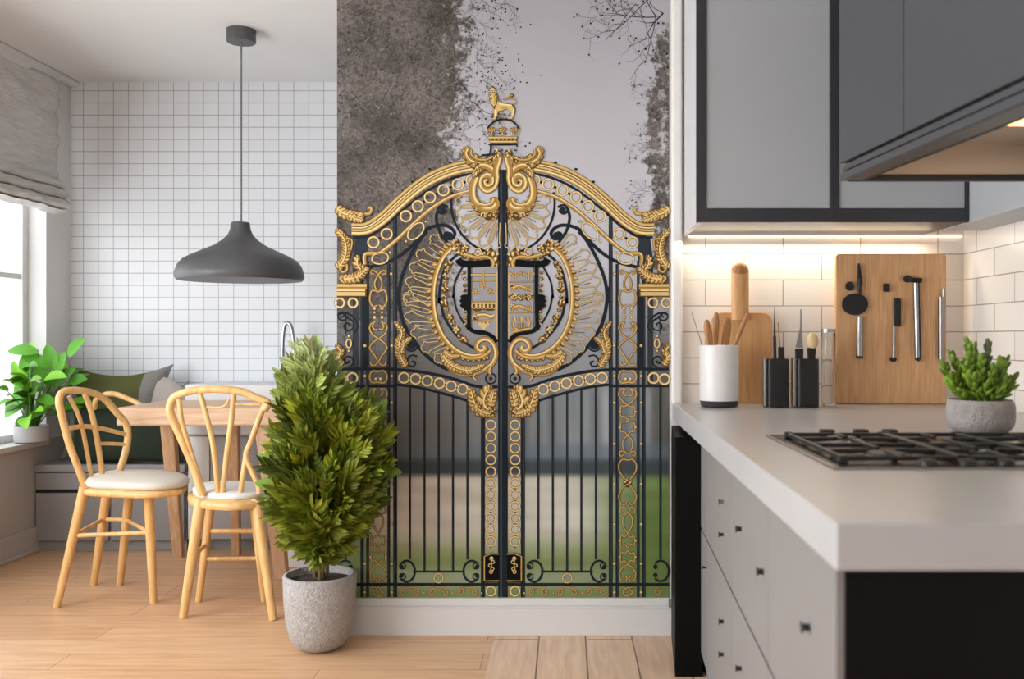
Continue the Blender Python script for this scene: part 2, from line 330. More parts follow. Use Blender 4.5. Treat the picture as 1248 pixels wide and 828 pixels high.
# ============================================================ THE MURAL
mural=empty('wall_mural',(0,YM,H),'tall printed photo mural of black iron park gates with gilded scrolls, lion and crown','mural')
G_L=(200,171,112);G_M=(162,126,66);G_D=(84,60,28);G_H=(232,212,164);IR=(32,38,44);IR2=(46,54,62)
PSTEP=7e-7
class PR(MB):
    n=0
    def lay(s): PR.n+=1; return YM-.0030-PR.n*PSTEP
    def p2(s,x,y,Y): return ((x-VX)*YM/F, Y, H-(y-VY)*YM/F)
    def poly(s,pts,col,mirror=False):
        for sg in ((0,1) if mirror else (0,)):
            Y=s.lay(); Q=[(1226-x if sg else x,y) for x,y in pts]
            A=sum(Q[i][0]*Q[(i+1)%len(Q)][1]-Q[(i+1)%len(Q)][0]*Q[i][1] for i in range(len(Q)))
            if A>0: Q=Q[::-1]
            s.add([s.p2(x,y,Y) for x,y in Q],[tuple(range(len(Q)))],lin(col))
    def stroke(s,pts,w,col,mirror=False,sm=6,closed=False,off=0,w1=None,taper=False):
        P=[Vector((p[0],p[1],0)) for p in pts]
        if sm>1 and len(P)>2: P=smooth_path(P,sm,closed)
        k=len(P); L=[];R=[]
        for i in range(k):
            t=(P[(i+1)%k]-P[i-1]) if closed else (P[min(i+1,k-1)]-P[max(i-1,0)])
            if t.length<1e-6: t=Vector((1,0,0))
            t.normalize(); nn=Vector((-t.y,t.x,0)); u=i/max(1,k-1)
            ww=w if w1 is None else w+(w1-w)*u
            if taper: ww=w*(.25+.75*math.sin(math.pi*min(1,u*.85+.15)))
            c=P[i]+nn*off; L.append(c+nn*ww/2); R.append(c-nn*ww/2)
        for sg in ((0,1) if mirror else (0,)):
            Y=s.lay(); V=[s.p2(1226-p.x if sg else p.x,p.y,Y) for p in L]+[s.p2(1226-p.x if sg else p.x,p.y,Y) for p in R]
            F_=[(i,(i+1)%k,k+(i+1)%k,k+i) for i in range(k if closed else k-1)]
            if not sg: F_=[f[::-1] for f in F_]
            s.add(V,F_,lin(col))
    def ring(s,x,y,rx,w,col,mirror=True,ry=None,rot=0,n=22):
        ry=ry or rx; c,d=math.cos(rot),math.sin(rot)
        pts=[(x+rx*math.cos(t)*c-ry*math.sin(t)*d,y+rx*math.cos(t)*d+ry*math.sin(t)*c) for t in [2*math.pi*i/n for i in range(n)]]
        s.stroke(pts,w,col,mirror,sm=1,closed=True)
    def disc(s,x,y,r,col,mirror=True,ry=None,n=12,rot=0):
        ry=ry or r; c,d=math.cos(rot),math.sin(rot)
        s.poly([(x+r*math.cos(t)*c-ry*math.sin(t)*d,y+r*math.cos(t)*d+ry*math.sin(t)*c) for t in [2*math.pi*i/n for i in range(n)]],col,mirror)
    def gold(s,pts,w,mirror=True,**k):   # gilded bar: dark edge, mid tone, light ridge
        s.stroke(pts,w+.9,G_D,mirror,**k); s.stroke(pts,w,G_M,mirror,**k); s.stroke(pts,w*.42,G_L,mirror,off=-w*.14,**k)
        if w>4: s.stroke(pts,w*.16,G_H,mirror,off=-w*.2,**k)
    def gring(s,x,y,r,w=2.2,mirror=True,ry=None,rot=0):
        s.ring(x,y,r,w+.9,G_D,mirror,ry,rot); s.ring(x,y,r,w,G_L,mirror,ry,rot); s.ring(x,y,r+.3,w*.35,G_H,mirror,ry,rot)
    def bead(s,x,y,r=1.6,mirror=True):
        s.disc(x,y,r+.5,G_D,mirror); s.disc(x,y,r,G_L,mirror); s.disc(x-.3,y-.4,r*.45,G_H,mirror)
    def blob(s,x,y,r,mirror=True,seed=0,n=7):  # gilded leaf cluster
        rr=random.Random(seed)
        s.disc(x,y,r*1.05,G_D,mirror)
        for i in range(n):
            a=rr.random()*6.28; q=r*(.35+.5*rr.random()); l=r*(.45+.35*rr.random())
            cx,cy=x+q*math.cos(a),y+q*math.sin(a)
            s.disc(cx,cy,l*.8,G_D,mirror,ry=l*.55,rot=a+rr.random()*.8); s.disc(cx-.3,cy-.4,l*.66,rr.choice((G_M,G_L,G_L)),mirror,ry=l*.4,rot=a+rr.random()*.8)
            s.disc(cx-.5,cy-.7,l*.3,G_H,mirror,ry=l*.15,rot=a)
    def acan(s,pts,w,mirror=True,seed=0,taper0=.6,sides=(1,-1),step=.5):
        P=smooth_path([Vector((p[0],p[1],0)) for p in pts],8); rr=random.Random(seed)
        L=[0]
        for a,b in zip(P,P[1:]): L.append(L[-1]+(b-a).length)
        tot=L[-1]; n=max(3,int(tot/(w*step)))
        def atl(d):
            for i in range(len(L)-1):
                if L[i+1]>=d: return P[i].lerp(P[i+1],(d-L[i])/max(1e-6,L[i+1]-L[i])),(P[i+1]-P[i]).normalized()
            return P[-1],(P[-1]-P[-2]).normalized()
        s.stroke([(p.x,p.y) for p in P],w*.75,G_D,mirror,sm=1,w1=w*.4)
        for i in range(n+1):
            u=i/n; p,t=atl(u*tot); sz=w*(taper0+(1-taper0)*math.sin(math.pi*min(1,u*.8+.15)))
            if i==n: sz*=.7
            for sd in sides:
                a=math.atan2(t.y,t.x)+sd*(.95-.5*u+rr.uniform(-.12,.12)); l=sz*.64
                cx,cy=p.x+math.cos(a)*l*.75,p.y+math.sin(a)*l*.75
                s.disc(cx,cy,l+.5,G_D,mirror,ry=l*.62+.4,rot=a,n=10); s.disc(cx-.2,cy-.2,l*.92,G_M,mirror,ry=l*.52,rot=a,n=10)
                s.disc(cx-.3,cy-.5,l*.72,G_L,mirror,ry=l*.3,rot=a+.15,n=8)
                if rr.random()<.5: s.disc(cx+math.cos(a)*l*.3,cy+math.sin(a)*l*.3-.4,l*.28,G_H,mirror,ry=l*.12,rot=a,n=6)
        s.stroke([(p.x,p.y) for p in P],w*.3,G_L,mirror,sm=1,w1=w*.12); s.stroke([(p.x,p.y) for p in P],w*.09,G_H,mirror,sm=1)
    def spiral(s,x,y,r,turns,a0,w,fn,mirror=True,dirn=1,tail=()):
        P=[]
        n=int(14*turns)
        for i in range(n+1):
            t=i/n; a=a0+dirn*turns*2*math.pi*t; q=r*(1-t*.86); P.append((x+q*math.cos(a),y+q*math.sin(a)))
        fn(list(tail)+P,w,mirror)
def z3(x,y): return (405+x/4.14,170+y/4.14)
def z5(x,y): return (405+x/4.14,350+y/4.14)
def z7(x,y): return (405+x/3.247,530+y/3.247)
def q1(x,y): return (560+x/6.9,95+y/6.9)
def q2(x,y): return (530+x/6.9,200+y/6.9)
def q3(x,y): return (535+x/6.365,290+y/6.365)
def q4(x,y): return (605+x/6.365,290+y/6.365)
def T(f,l): return [f(*p) for p in l]
# ---- backdrop picture: sky, bare trees, far park, lawn
def lerp(a,b,t): t=max(0,min(1,t)); return tuple(a[i]+(b[i]-a[i])*t for i in range(3))
def ss(a,b,x): t=max(0,min(1,(x-a)/(b-a))); return t*t*(3-2*t)
def back(px,py):
    nz=noise.noise(Vector((px*.02,py*.02,3.1))); n2=noise.noise(Vector((px*.06,py*.06,7.1)))
    sky=lerp((160,159,165),(184,184,190),py/230)
    edge=592+18*nz+12*n2-(8 if py>120 else 0)-ss(230,300,py)*10
    dl=ss(edge+40,edge-62,px)                    # left trees
    edger=800+10*nz-ss(30,160,py)*12+ss(190,240,py)*8
    dr=ss(edger-18,edger+8,px)*ss(-10,60,py)
    c=sky; d=max(dl*(.62+.38*ss(585,480,px)),dr*.62)
    if py>250:
        k=ss(300,470,py)
        c=lerp(sky,(92,87,83),dl*.9*k) if k<1 else c
        mid=lerp((100,97,95),(134,137,142),ss(470,720,px)+.25*nz)
        mid=lerp(mid,(84,82,78),ss(770,812,px)*.8)
        c=lerp(c,mid,k); d*=1-.75*k
    if py>455:
        k=ss(455,490,py); far=lerp((108,106,103),(126,132,136),ss(480,700,px))
        st=noise.noise(Vector((px*.09,py*.006,1.7))); far=tuple(v+34*st*ss(600,660,px)+8*st for v in far)
        far=lerp(far,(86,84,78),ss(788,800,px)*.8)
        far=lerp(far,(96,110,122),ss(535,548,py)*.6*ss(440,560,px)); far=lerp(far,(54,60,62),ss(556,564,py)*ss(600,560,abs(px-613)+560)*.0+ss(554,566,py)*.75)
        c=lerp(c,far,k); d*=1-k
    if py>576:
        k=ss(576,584,py)
        g=lerp((196,188,176),(190,190,178),ss(450,700,px))
        g=lerp(g,(94,118,62),ss(690,800,px)*.95)
        w=noise.noise(Vector((px*.012,py*.07,5.0)))
        g=tuple(v+22*w for v in g)
        g=lerp(g,(104,122,66),ss(640,692,py+10*w)*.85)
        g=lerp(g,(148,156,134),ss(684,704,py)*.7*(1-ss(700,800,px)))
        g=lerp(g,(100,116,66),ss(470,420,px)*.5)
        g=lerp(g,(112,128,80),ss(712,724,py)*.8)
        c=lerp(c,g,k)
    return c,d
mb=MB(); st=4; xs=[411+i*(815.5-411)/101 for i in range(102)]; ys=[-50+i*(728.5+50)/194 for i in range(195)]
Yp=YM-.0028; V=[]; CC=[]; DD=[]
for y in ys:
    for x in xs:
        V.append(((x-VX)*YM/F,Yp,H-(y-VY)*YM/F)); c,d=back(x,y); l=lin(c); CC.append((l[0],l[1],l[2],1)); DD.append(d)
Fs=[];cs=[]
W=len(xs)
for j in range(len(ys)-1):
    for i in range(W-1):
        f=(j*W+i,(j+1)*W+i,(j+1)*W+i+1,j*W+i+1); Fs.append(f)
mb.v=V; mb.f=Fs; mb.c=[tuple(CC[k] for k in f) for f in Fs]; mb.m=[0]*len(Fs)
# backing sheet edges
o=len(mb.v)
def print_back():
    m,nt,b=new_mat('printed_picture_backdrop'); L=nt.links
    a=nt.nodes.new('ShaderNodeAttribute'); a.attribute_name='col'; d=nt.nodes.new('ShaderNodeAttribute'); d.attribute_name='twigs'
    tc=nt.nodes.new('ShaderNodeTexCoord')
    n=nt.nodes.new('ShaderNodeTexNoise'); n.inputs['Scale'].default_value=60; n.inputs['Detail'].default_value=9; n.inputs['Roughness'].default_value=.72; n.inputs['Distortion'].default_value=1.2
    L.new(tc.outputs['Object'],n.inputs['Vector'])
    n2=nt.nodes.new('ShaderNodeTexNoise'); n2.inputs['Scale'].default_value=5; n2.inputs['Detail'].default_value=4; L.new(tc.outputs['Object'],n2.inputs['Vector'])
    r=nt.nodes.new('ShaderNodeMapRange'); r.inputs[1].default_value=.36; r.inputs[2].default_value=.64; r.inputs[3].default_value=.45; r.inputs[4].default_value=1.75; L.new(n.outputs[0],r.inputs[0])
    r2=nt.nodes.new('ShaderNodeMapRange'); r2.inputs[1].default_value=.3; r2.inputs[2].default_value=.7; r2.inputs[3].default_value=.62; r2.inputs[4].default_value=1.4; L.new(n2.outputs[0],r2.inputs[0])
    mu=nt.nodes.new('ShaderNodeMath'); mu.operation='MULTIPLY'; L.new(r.outputs[0],mu.inputs[0]); L.new(r2.outputs[0],mu.inputs[1])
    t1=nt.nodes.new('ShaderNodeMix'); t1.data_type='RGBA'; t1.blend_type='MULTIPLY'; t1.inputs[0].default_value=1; t1.inputs[6].default_value=lin((92,87,83)); L.new(mu.outputs[0],t1.inputs[7])
    n3=nt.nodes.new('ShaderNodeTexNoise'); n3.inputs['Scale'].default_value=30; n3.inputs['Detail'].default_value=8; n3.inputs['Roughness'].default_value=.7; L.new(tc.outputs['Object'],n3.inputs['Vector'])
    e1=nt.nodes.new('ShaderNodeMath'); e1.operation='MULTIPLY_ADD'; e1.inputs[1].default_value=1.25; L.new(d.outputs['Fac'],e1.inputs[0]); e1.inputs[2].default_value=-.04
    e2=nt.nodes.new('ShaderNodeMath'); e2.operation='SUBTRACT'; L.new(e1.outputs[0],e2.inputs[0]); e4=nt.nodes.new('ShaderNodeMath'); e4.operation='MULTIPLY_ADD'; e4.inputs[1].default_value=2.3; e4.inputs[2].default_value=-.62; L.new(n3.outputs[0],e4.inputs[0]); L.new(e4.outputs[0],e2.inputs[1])
    e3=nt.nodes.new('ShaderNodeMapRange'); e3.inputs[1].default_value=-.12; e3.inputs[2].default_value=.16; L.new(e2.outputs[0],e3.inputs[0])
    h=nt.nodes.new('ShaderNodeMix'); h.data_type='RGBA'; L.new(e3.outputs[0],h.inputs[0]); L.new(a.outputs['Color'],h.inputs[6]); L.new(t1.outputs[2],h.inputs[7])
    
    g=nt.nodes.new('ShaderNodeMix'); g.data_type='RGBA'; g.blend_type='MULTIPLY'; g.inputs[0].default_value=1; g.inputs[7].default_value=(PG,PG,PG,1); L.new(h.outputs[2],g.inputs[6])
    L.new(g.outputs[2],b.inputs['Base Color']); b.inputs['Roughness'].default_value=.75; b.inputs['Specular IOR Level'].default_value=.1
    return m
PG=1.12
M['ink']=vmat('printed_ink',.75,.1,gain=PG)
M['back']=print_back()
bo=mb.build('park_picture',M['back'],mural)
at_=bo.data.attributes.new('twigs','FLOAT','POINT'); at_.data.foreach_set('value',DD)
MB().box((411-VX)*YM/F,(815.5-VX)*YM/F,YM-.0025,YM-.0003,H-(728.5-VY)*YM/F,H+(50+VY)*YM/F).build('mural_sheet',M['white'],mural)
# ---- twigs
tw=PR(); R=random.Random(3)
def twig(p,a,l,w,dep,col,bend=.35):
    pts=[p]; x,y=p
    for i in range(5):
        a+=R.uniform(-bend,bend); x+=l/5*math.cos(a); y+=l/5*math.sin(a); pts.append((x,y))
        if dep>0 and R.random()<.6: twig((x,y),a+R.choice((-1,1))*R.uniform(.5,1.1),l*.55,w*.6,dep-1,col)
    pts=[q for q in pts if 412<q[0]<814.5]
    if len(pts)>1: tw.stroke(pts,w,col,w1=w*.4,sm=2)
    if len(pts)>1 and R.random()<.45: tw.disc(pts[-1][0],pts[-1][1],R.uniform(.6,1.6),col,False,n=6)
DK=(44,40,40)
twig((815,12),2.75,40,2.0,1,DK); twig((800,21),2.9,60,1.4,3,DK,.22); twig((800,21),-2.25,40,1.4,2,DK,.15); twig((799,22),1.62,55,1.2,2,DK,.12)
twig((790,0),2.5,70,1.2,3,DK,.2); twig((775,5),2.3,50,.9,2,DK,.25)
for i in range(9): twig((R.uniform(790,813),R.uniform(50,240)),R.uniform(2.4,3.8),R.uniform(18,34),.7,2,(104,100,98))
for i in range(60):
    x=R.uniform(412,575); y=R.uniform(-20,250)
    twig((x,y),R.choice((R.uniform(.2,1.1),R.uniform(2.0,3.0))),R.uniform(14,44),R.uniform(.4,.9),1,R.choice(((58,53,50),(66,60,56),(60,55,52),(118,114,111),(128,124,121))),.2)
for i in range(26): twig((R.uniform(560,600),R.uniform(-10,210)),R.uniform(-.4,1.2),R.uniform(14,36),.6,2,R.choice(((70,66,64),(110,106,104))),.4)
for i in range(90):
    tw.disc(R.gauss(590,26),R.uniform(0,120),R.uniform(.5,1.2),(66,62,60),False,n=6)
tw.build('branch_picture',M['ink'],mural)
# ---- ironwork
ir=PR()
def iron(pts,w,mirror=True,sm=6,**k): ir.stroke(pts,w,IR,mirror,sm=sm,**k)
def vbar(x,w,y0,y1,mirror=True,col=IR):
    ir.poly([(x-w/2,y0),(x+w/2,y0),(x+w/2,y1),(x-w/2,y1)],col,mirror); ir.poly([(x-w*.28,y0),(x-w*.05,y0),(x-w*.05,y1),(x-w*.28,y1)],(58,66,74),mirror)
for x,w,y0 in ((441.5,4,318),(448.3,3.4,318),(474,3.6,322),(481.8,4.8,262)): vbar(x,w,y0,728)
for x,y1 in ((499.8,682),(517.5,696),(534.8,696),(552.2,696),(569.8,682)):
    y0=471+(x-483)**2*.0021; vbar(x,2.8,y0,y1)
vbar(588.6,5,500,728); vbar(421.3,2.8,471,682)
ir.poly([(430,318),(437,312),(437,470),(430,470)],(52,58,62),True)
for y in (450,470.5): iron([(411,y),(483,y)],3.6)
arcU=T(z5,[(320,417),(430,426),(560,450),(640,472),(700,494),(760,505),(835,503)])
arcL=T(z5,[(320,492),(430,506),(540,532),(640,560),(705,582)])
iron(arcU,3.8); iron(arcL,3.4)
iron([(411,712.3),(607,712.3)],3.6); iron(T(z7,[(320,541),(525,541)]),2.6,sm=1)
for cx,sg in ((295,-1),(552,1)):
    x,y=z7(cx,540); r=10
    P=[(x+r*math.cos(a)*1.0,y+r*1.28*math.sin(a)) for a in [ (sg>0)*math.pi + sg*0 + (-1+2*i/20)*2.3 for i in range(21)]] if False else [(x+r*math.cos(a),y+r*1.28*math.sin(a)) for a in [(0 if sg<0 else math.pi)-2.35+4.7*i/20 for i in range(21)]]
    iron(P,2.8,sm=1)
    for dy in (-1,1): 
        ir.disc(x+sg*6.5,y+dy*5.2,2.9,IR); ir.ring(x+sg*5,y+dy*6.5,3.6,1.6,IR)
x,y=421+0,696; iron([(x+10*math.cos(a),y+12.5*math.sin(a)) for a in [3.14-2.35+4.7*i/20 for i in range(21)]],2.6,sm=1); ir.disc(x+6.5,y-5,2.8,IR); ir.disc(x+6.5,y+5,2.8,IR)
# left end pier, dark ground of the entablature
ir.poly([(434,290),(449,283),(449,318),(430,318)],IR2,True)
ir.poly([(424,349),(449,349),(449,450),(443,450),(443,358),(424,358)],IR,True)
iron([(411,359),(449,359)],2.6)
for cx,cy,r,a0,d in ((424,397,9,4.7,1),(424,440,8,1.5,-1),(417,385,7,0,1)):
    ir.spiral(cx,cy,r,1.3,a0,2,lambda p,w,m: iron(p,w,m,sm=1),dirn=d)
iron(T(z5,[(30,140),(70,130),(115,160),(130,200),(110,235)]),2.2); iron(T(z5,[(70,130),(70,240)]),1.2,sm=1)
# lower edge of the great arch, big C scrolls
arch=T(z3,[(105,488),(180,483),(262,433),(340,364),(430,290),(520,230),(620,186),(720,164)])
iron(arch,3.2,off=1.6)
iron(T(z3,[(165,650),(300,612),(400,540),(470,460),(540,434),(590,442),(618,472),(605,500),(575,498),(570,478),(588,472)]),4.2)
iron([(612-62*math.cos(a)*1.0,248+62*math.sin(a)) for a in [-.22+i*(math.pi/2+.2)/24 for i in range(25)]],2.9,sm=1)
iron(T(z3,[(585,345),(572,336),(548,334),(535,360),(555,375),(575,362),(562,352)]),3); ir.disc(*z3(560,357),4,IR); ir.disc(*z3(592,484),4,IR)
iron(T(z3,[(535,350),(525,400),(545,470),(600,545)]),3.6)
iron(T(z3,[(335,828),(345,720),(385,610),(440,510),(480,465)])+[],4.2)
iron(T(z5,[(335,0),(338,80),(360,180),(410,270),(480,350),(560,405),(640,432),(720,450)]),4.4)
iron(T(z5,[(430,350),(400,345),(380,365),(385,395),(410,400),(420,380),(402,375)]),2.2)
ir.disc(*z5(400,295),5.5,IR); ir.ring(*z5(400,295),7,2,IR)
ir.ring(*z5(800,462),6.2,2,IR); ir.disc(*z5(800,462),2.2,IR)
iron(T(z3,[(640,575),(575,640),(545,740),(538,828)])+T(z5,[(545,60),(565,150),(620,235),(700,300),(790,335)]),3.2)
iron(T(z3,[(660,640),(620,720),(610,800)])+T(z5,[(612,40),(630,120),(690,215),(760,240)]),2.4)
# studs on the top rail
for x,y in ((524,206.5),(549,198.5),(503,222),(488,237)): ir.disc(x,y,2.2,IR,ry=1.5)
ir.poly([(607,207),(619,207),(619,728),(607,728)],IR); ir.poly([(609.5,207),(612,207),(612,728),(609.5,728)],(58,66,76))
ir.build('ironwork_picture',M['ink'],mural)
# ---- gilded ornament
g=PR()
# great arch moulding
mid=[((a[0]+b[0])/2,(a[1]+b[1])/2) for a,b in zip(T(z3,[(92,425),(170,420),(250,370),(340,280),(430,200),(520,150),(620,118),(705,103)]),T(z3,[(105,482),(180,478),(258,430),(340,358),(430,284),(520,224),(620,180),(720,158)]))]
for off,w,c in ((0,15.5,G_D),(0,14.6,G_M),(-5.6,2.4,G_L),(-3.0,1.0,G_D),(-1.8,1.4,G_H),(-.4,.9,(90,64,30)),(1.2,2.2,G_L),(2.8,.8,G_D),(4.8,3.0,G_L),(4.6,1.2,G_H)):
    g.stroke(mid,w,c,True,off=off,sm=8)
g.gold(T(z3,[(165,632),(168,580),(240,572),(320,512),(400,436),(500,350),(600,290),(705,258)]),4.2,sm=6)
for p in ((208,520),(275,478),(372,388),(432,338),(493,293),(561,257),(634,228),(703,207)): g.gring(*z3(*p),6.4,2.2)
for i,p in enumerate(((240,500),(402,363),(462,315),(527,275),(598,243),(669,217))): g.disc(*z3(*p),1.7,IR)
g.gring(*z3(422,464),7,1.7,ry=12.5,rot=.75); g.gring(*z3(242,600),10,1.7,ry=7,rot=-.15)
for p in ((372,515),(472,415),(292,572)): g.bead(*z3(*p),1.4)
# small rings
for p in ((362,458),(421,464),(480,473),(541,485),(600,500),(658,516),(47,465),(102,459)): g.gring(*z5(*p),6,2.5)
for p in ((391,460),(450,468),(511,479),(571,492),(629,508)): g.disc(*z5(*p),1.2,G_D)
for p in ((38,80),(105,80)): g.gring(*z5(*p),5.4,2.3)
for k in range(11):
    if 518+14.2*k<668: g.gring(598.2,518+14.2*k,5.6,1.9)
    g.disc(598.2,525.1+14.2*k,1.1,G_D)
g.gring(598.2,720.5,5.5,2)
# studs
for y in (421.5,458.5,491,541,590,639,687,722): g.bead(444.9,y,1.7); g.bead(477.6,y,1.7)
g.bead(477,334,1.6)
# ornamental strip about x=461
CX=461.2
def sym(pts,w=1.9,**k):
    for s_ in (1,-1): g.gold([(CX+s_*x,y) for x,y in pts],w,True,**k)
sym([(-9,333),(-8,330),(-4,331),(0,335),(4,343),(4,350),(0,356)]); sym([(0,356),(7,354),(10,360),(10,368),(6,374),(1,372)]); sym([(10,331),(8,334),(5,334)],1.5)
for y in (376,381,387,393): g.bead(CX-4.6,y,1.9 if y in(376,387) else 1.3); g.bead(CX+4.6,y,1.9 if y in(376,387) else 1.3)
sym([(1,401),(4,402),(7,398),(5,394),(9,395),(10.5,401),(7,408),(0,413),(-7,418),(-10.5,424),(-7,430),(-4,434),(0,441),(4,445),(8,445),(9.5,441)],1.9)
sym([(0,453),(7,452.5),(10.2,457),(10.2,462),(7,466.5),(0,466)],2.2); g.bead(CX-2.8,462,2); g.bead(CX+2.8,462,2)
sym([(1,482),(4,482),(6,478),(3,474),(9,475),(10.5,482),(6,489),(0,494)],1.9)
for y in (502,521):
    sym([(0,y-8),(5,y-6),(8,y-7),(8.5,y+5),(4,y+5),(0,y+10)],1.7,sm=2); g.bead(CX-9.5,y,1.5); g.bead(CX+9.5,y,1.5)
def seq(y0,pts,**k): sym([(x,y0+y) for x,y in pts],1.7,**k)
seq(531,[(0,0),(5,5),(6,12),(4,18),(0,22)]); seq(553,[(0,0),(6,-3),(10,-1),(8,3),(5,1)])
seq(562,[(0,-1),(6,-2),(10.5,4),(10,12),(5,20),(0,26)]); g.blob(CX,589,5,seed=4,n=6)
seq(590,[(0,0),(6,5),(10.5,14),(9,22),(4,25),(1,21)]); seq(620,[(2,2),(4,-2),(8,-1),(9,4),(5,6)])
seq(624,[(0,0),(5,6),(6,13),(4,20),(0,26)])
for y in (659,679):
    sym([(0,y-8),(4,y-4),(8,y-6),(8.5,y+6),(4,y+4),(0,y+9)],1.6,sm=2); g.bead(CX-9.5,y,1.4); g.bead(CX+9.5,y,1.4)
seq(688,[(0,0),(6,4),(10,11),(8,19),(3,20),(1,16),(4,14)]); seq(716,[(-5,0),(3,2),(6,6),(3,11)],); seq(716,[(0,0),(-6,6),(0,11)])
# lower band of little scrolls
for cx in (500,534.7,570):
    for s_ in (-1,1):
        g.spiral(cx+s_*9,721.5,4.6,1.2,-1.6,1.3,lambda p,w,m: g.gold(p,w,m,sm=1),dirn=-s_,tail=[(cx,715.5),(cx+s_*4,716.5)])
    g.bead(cx+17,723,1)
g.gring(*z7(421,567),5.4,1.4); g.spiral(424,721,4.8,1.2,-1.6,1.3,lambda p,w,m: g.gold(p,w,m,sm=1))
# petals of both fans (thin gilt outlines)
def petal(bx,by,tx,ty,w,half=2.2):
    bx2=Vector((bx,by,0));t=Vector((tx,ty,0));d=(t-bx2);l=d.length;d.normalize();n=Vector((-d.y,d.x,0))
    prof=[(0,w*.22),(l*.45,w*.52),(l*.74,w*.80),(l*.77,w*1.06),(l*.855,w*1.02),(l*.875,w*.66),(l*.95,w*.60),(l*1.01,w*.2)]
    P=[bx2+d*a+n*b for a,b in prof]+[bx2+d*a-n*b for a,b in prof[::-1]]
    g.stroke([(p.x,p.y) for p in P],1.7,(92,74,46),True,sm=2); g.stroke([(p.x,p.y) for p in P],1.0,(200,176,124),True,sm=2)
    q=[bx2+d*l*.3,bx2+d*l*.66]; g.stroke([(p.x,p.y) for p in q],.9,(96,78,48),True,sm=1)
for k in range(6):
    a=math.radians(-6+k*17.2); petal(612-22*math.cos(a),250+22*math.sin(a),612-56*math.cos(a),250+56*math.sin(a),6.6)
    a2=a+math.radians(8.6)
    if k<5: g.stroke([(612-22*math.cos(a2),250+22*math.sin(a2)),(612-49*math.cos(a2),250+49*math.sin(a2))],.8,(200,174,120),True,sm=1)
frame=[(551,302),(540,314),(532,333),(528.5,352),(528.5,372),(532,392),(540,410),(552,424),(566,432),(580,434),(592,431)]
tips=T(z3,[(500,490),(428,572),(393,638),(374,712),(362,790)])+T(z5,[(362,52),(368,145),(400,232),(452,312),(520,372)])
bas=[(546,306),(537,321),(531,336),(528,351),(527,366),(528,378),(531,392),(536,405),(543,416),(552,426)]
for (bx,by),(tx,ty) in zip(bas,tips): petal(bx,by,tx,ty,7.0,3)
for i in range(9):
    bx,by=((bas[i][0]+bas[i+1][0])/2,(bas[i][1]+bas[i+1][1])/2); tx,ty=((tips[i][0]+tips[i+1][0])/2,(tips[i][1]+tips[i+1][1])/2)
    g.stroke([(bx,by),(bx+(tx-bx)*.78,by+(ty-by)*.78)],.8,(200,174,120),True,sm=1)
# ruffled oval frame
fp=smooth_path([Vector((x,y,0)) for x,y in frame],5); FS=1
for i,p in enumerate(fp):
    q=fp[min(i+1,len(fp)-1)]-fp[max(0,i-1)]; a=math.atan2(q.y,q.x)
    nx,ny=-math.sin(a),math.cos(a)
    for sd in (-1,1):
        if i%2==0 and sd==FS: g.disc(p.x+sd*nx*4.2,p.y+sd*ny*4.2,4.6,G_D,ry=3.0,rot=a+1.2); g.disc(p.x+sd*nx*4.6-.3,p.y+sd*ny*4.6-.5,3.6,G_M,ry=2.0,rot=a+1.2); g.disc(p.x+sd*nx*4.8-.4,p.y+sd*ny*4.8-.7,2.6,G_L,ry=1.0,rot=a+1.2)
g.gold(frame,5.2,sm=5)
# garland between the dark ovals
for i,p in enumerate([(75,210),(60,250),(55,300),(50,350),(48,400),(42,460),(45,510),(60,560),(85,620),(110,665),(140,715),(165,760),(190,790)]):
    g.blob(*q3(*p),4.4 if i%2==0 else 2.8,seed=i,n=6)
for i,p in enumerate([(195,270),(198,320),(200,370),(200,410),(205,570),(207,620),(208,665)]): g.blob(*q3(*p),2.4,seed=30+i,n=4)
# bottom scroll
g.gold(T(z5,[(565,335),(572,375),(600,415),(660,440),(730,432),(800,395),(826,340),(812,285),(775,262),(738,275),(728,305),(748,325),(772,312),(765,295)]),5.4,sm=6)
g.gold(T(z5,[(640,345),(700,360),(760,350),(800,320)]),4,sm=5)
g.acan(T(z5,[(560,330),(575,370),(620,405),(690,420),(760,400)]),7,seed=21)
g.acan(T(z5,[(565,325),(600,350),(640,350)]),4.5,seed=22)
g.gold(T(z5,[(720,438),(712,455),(725,470)]),2.4); g.gold(T(z5,[(800,400),(790,425),(800,440)]),3.4)
# acanthus bracket
for i,(p,r) in ():pass
for k_,(l,w_) in enumerate((([(795,640),(740,620),(715,575),(702,525)],9),([(790,625),(765,590),(770,550),(790,515)],11),([(800,600),(805,570),(815,530)],7),([(720,600),(760,632),(800,640),(818,625)],6))): g.acan(T(z5,l),w_,seed=k_)
for i,(p,r) in enumerate((((805,628),3.5),((745,600),3.5))): g.blob(*z5(*p),r,seed=80+i,n=9)

# side acanthus
g.acan(T(z5,[(372,398),(345,350),(338,290),(352,230),(325,185)]),6.5,seed=5); g.acan(T(z5,[(350,330),(365,285),(395,262)]),5,seed=6)
# top shield frame leaves
for i,(p,r) in enumerate((((145,70),6.5),((165,110),5),((210,80),4),((200,140),4),((250,150),4.5),((300,150),4),((350,140),5),((390,110),5),((420,150),6.5),((430,200),6),((390,220),4.5),((135,45),4.5))): g.blob(*q3(*p),r,seed=120+i,n=7)
g.gold(T(q3,[(200,130),(290,155),(370,150),(420,190),(400,240),(370,230)]),4)
g.gring(*q3(300,110),4.2,1.2)
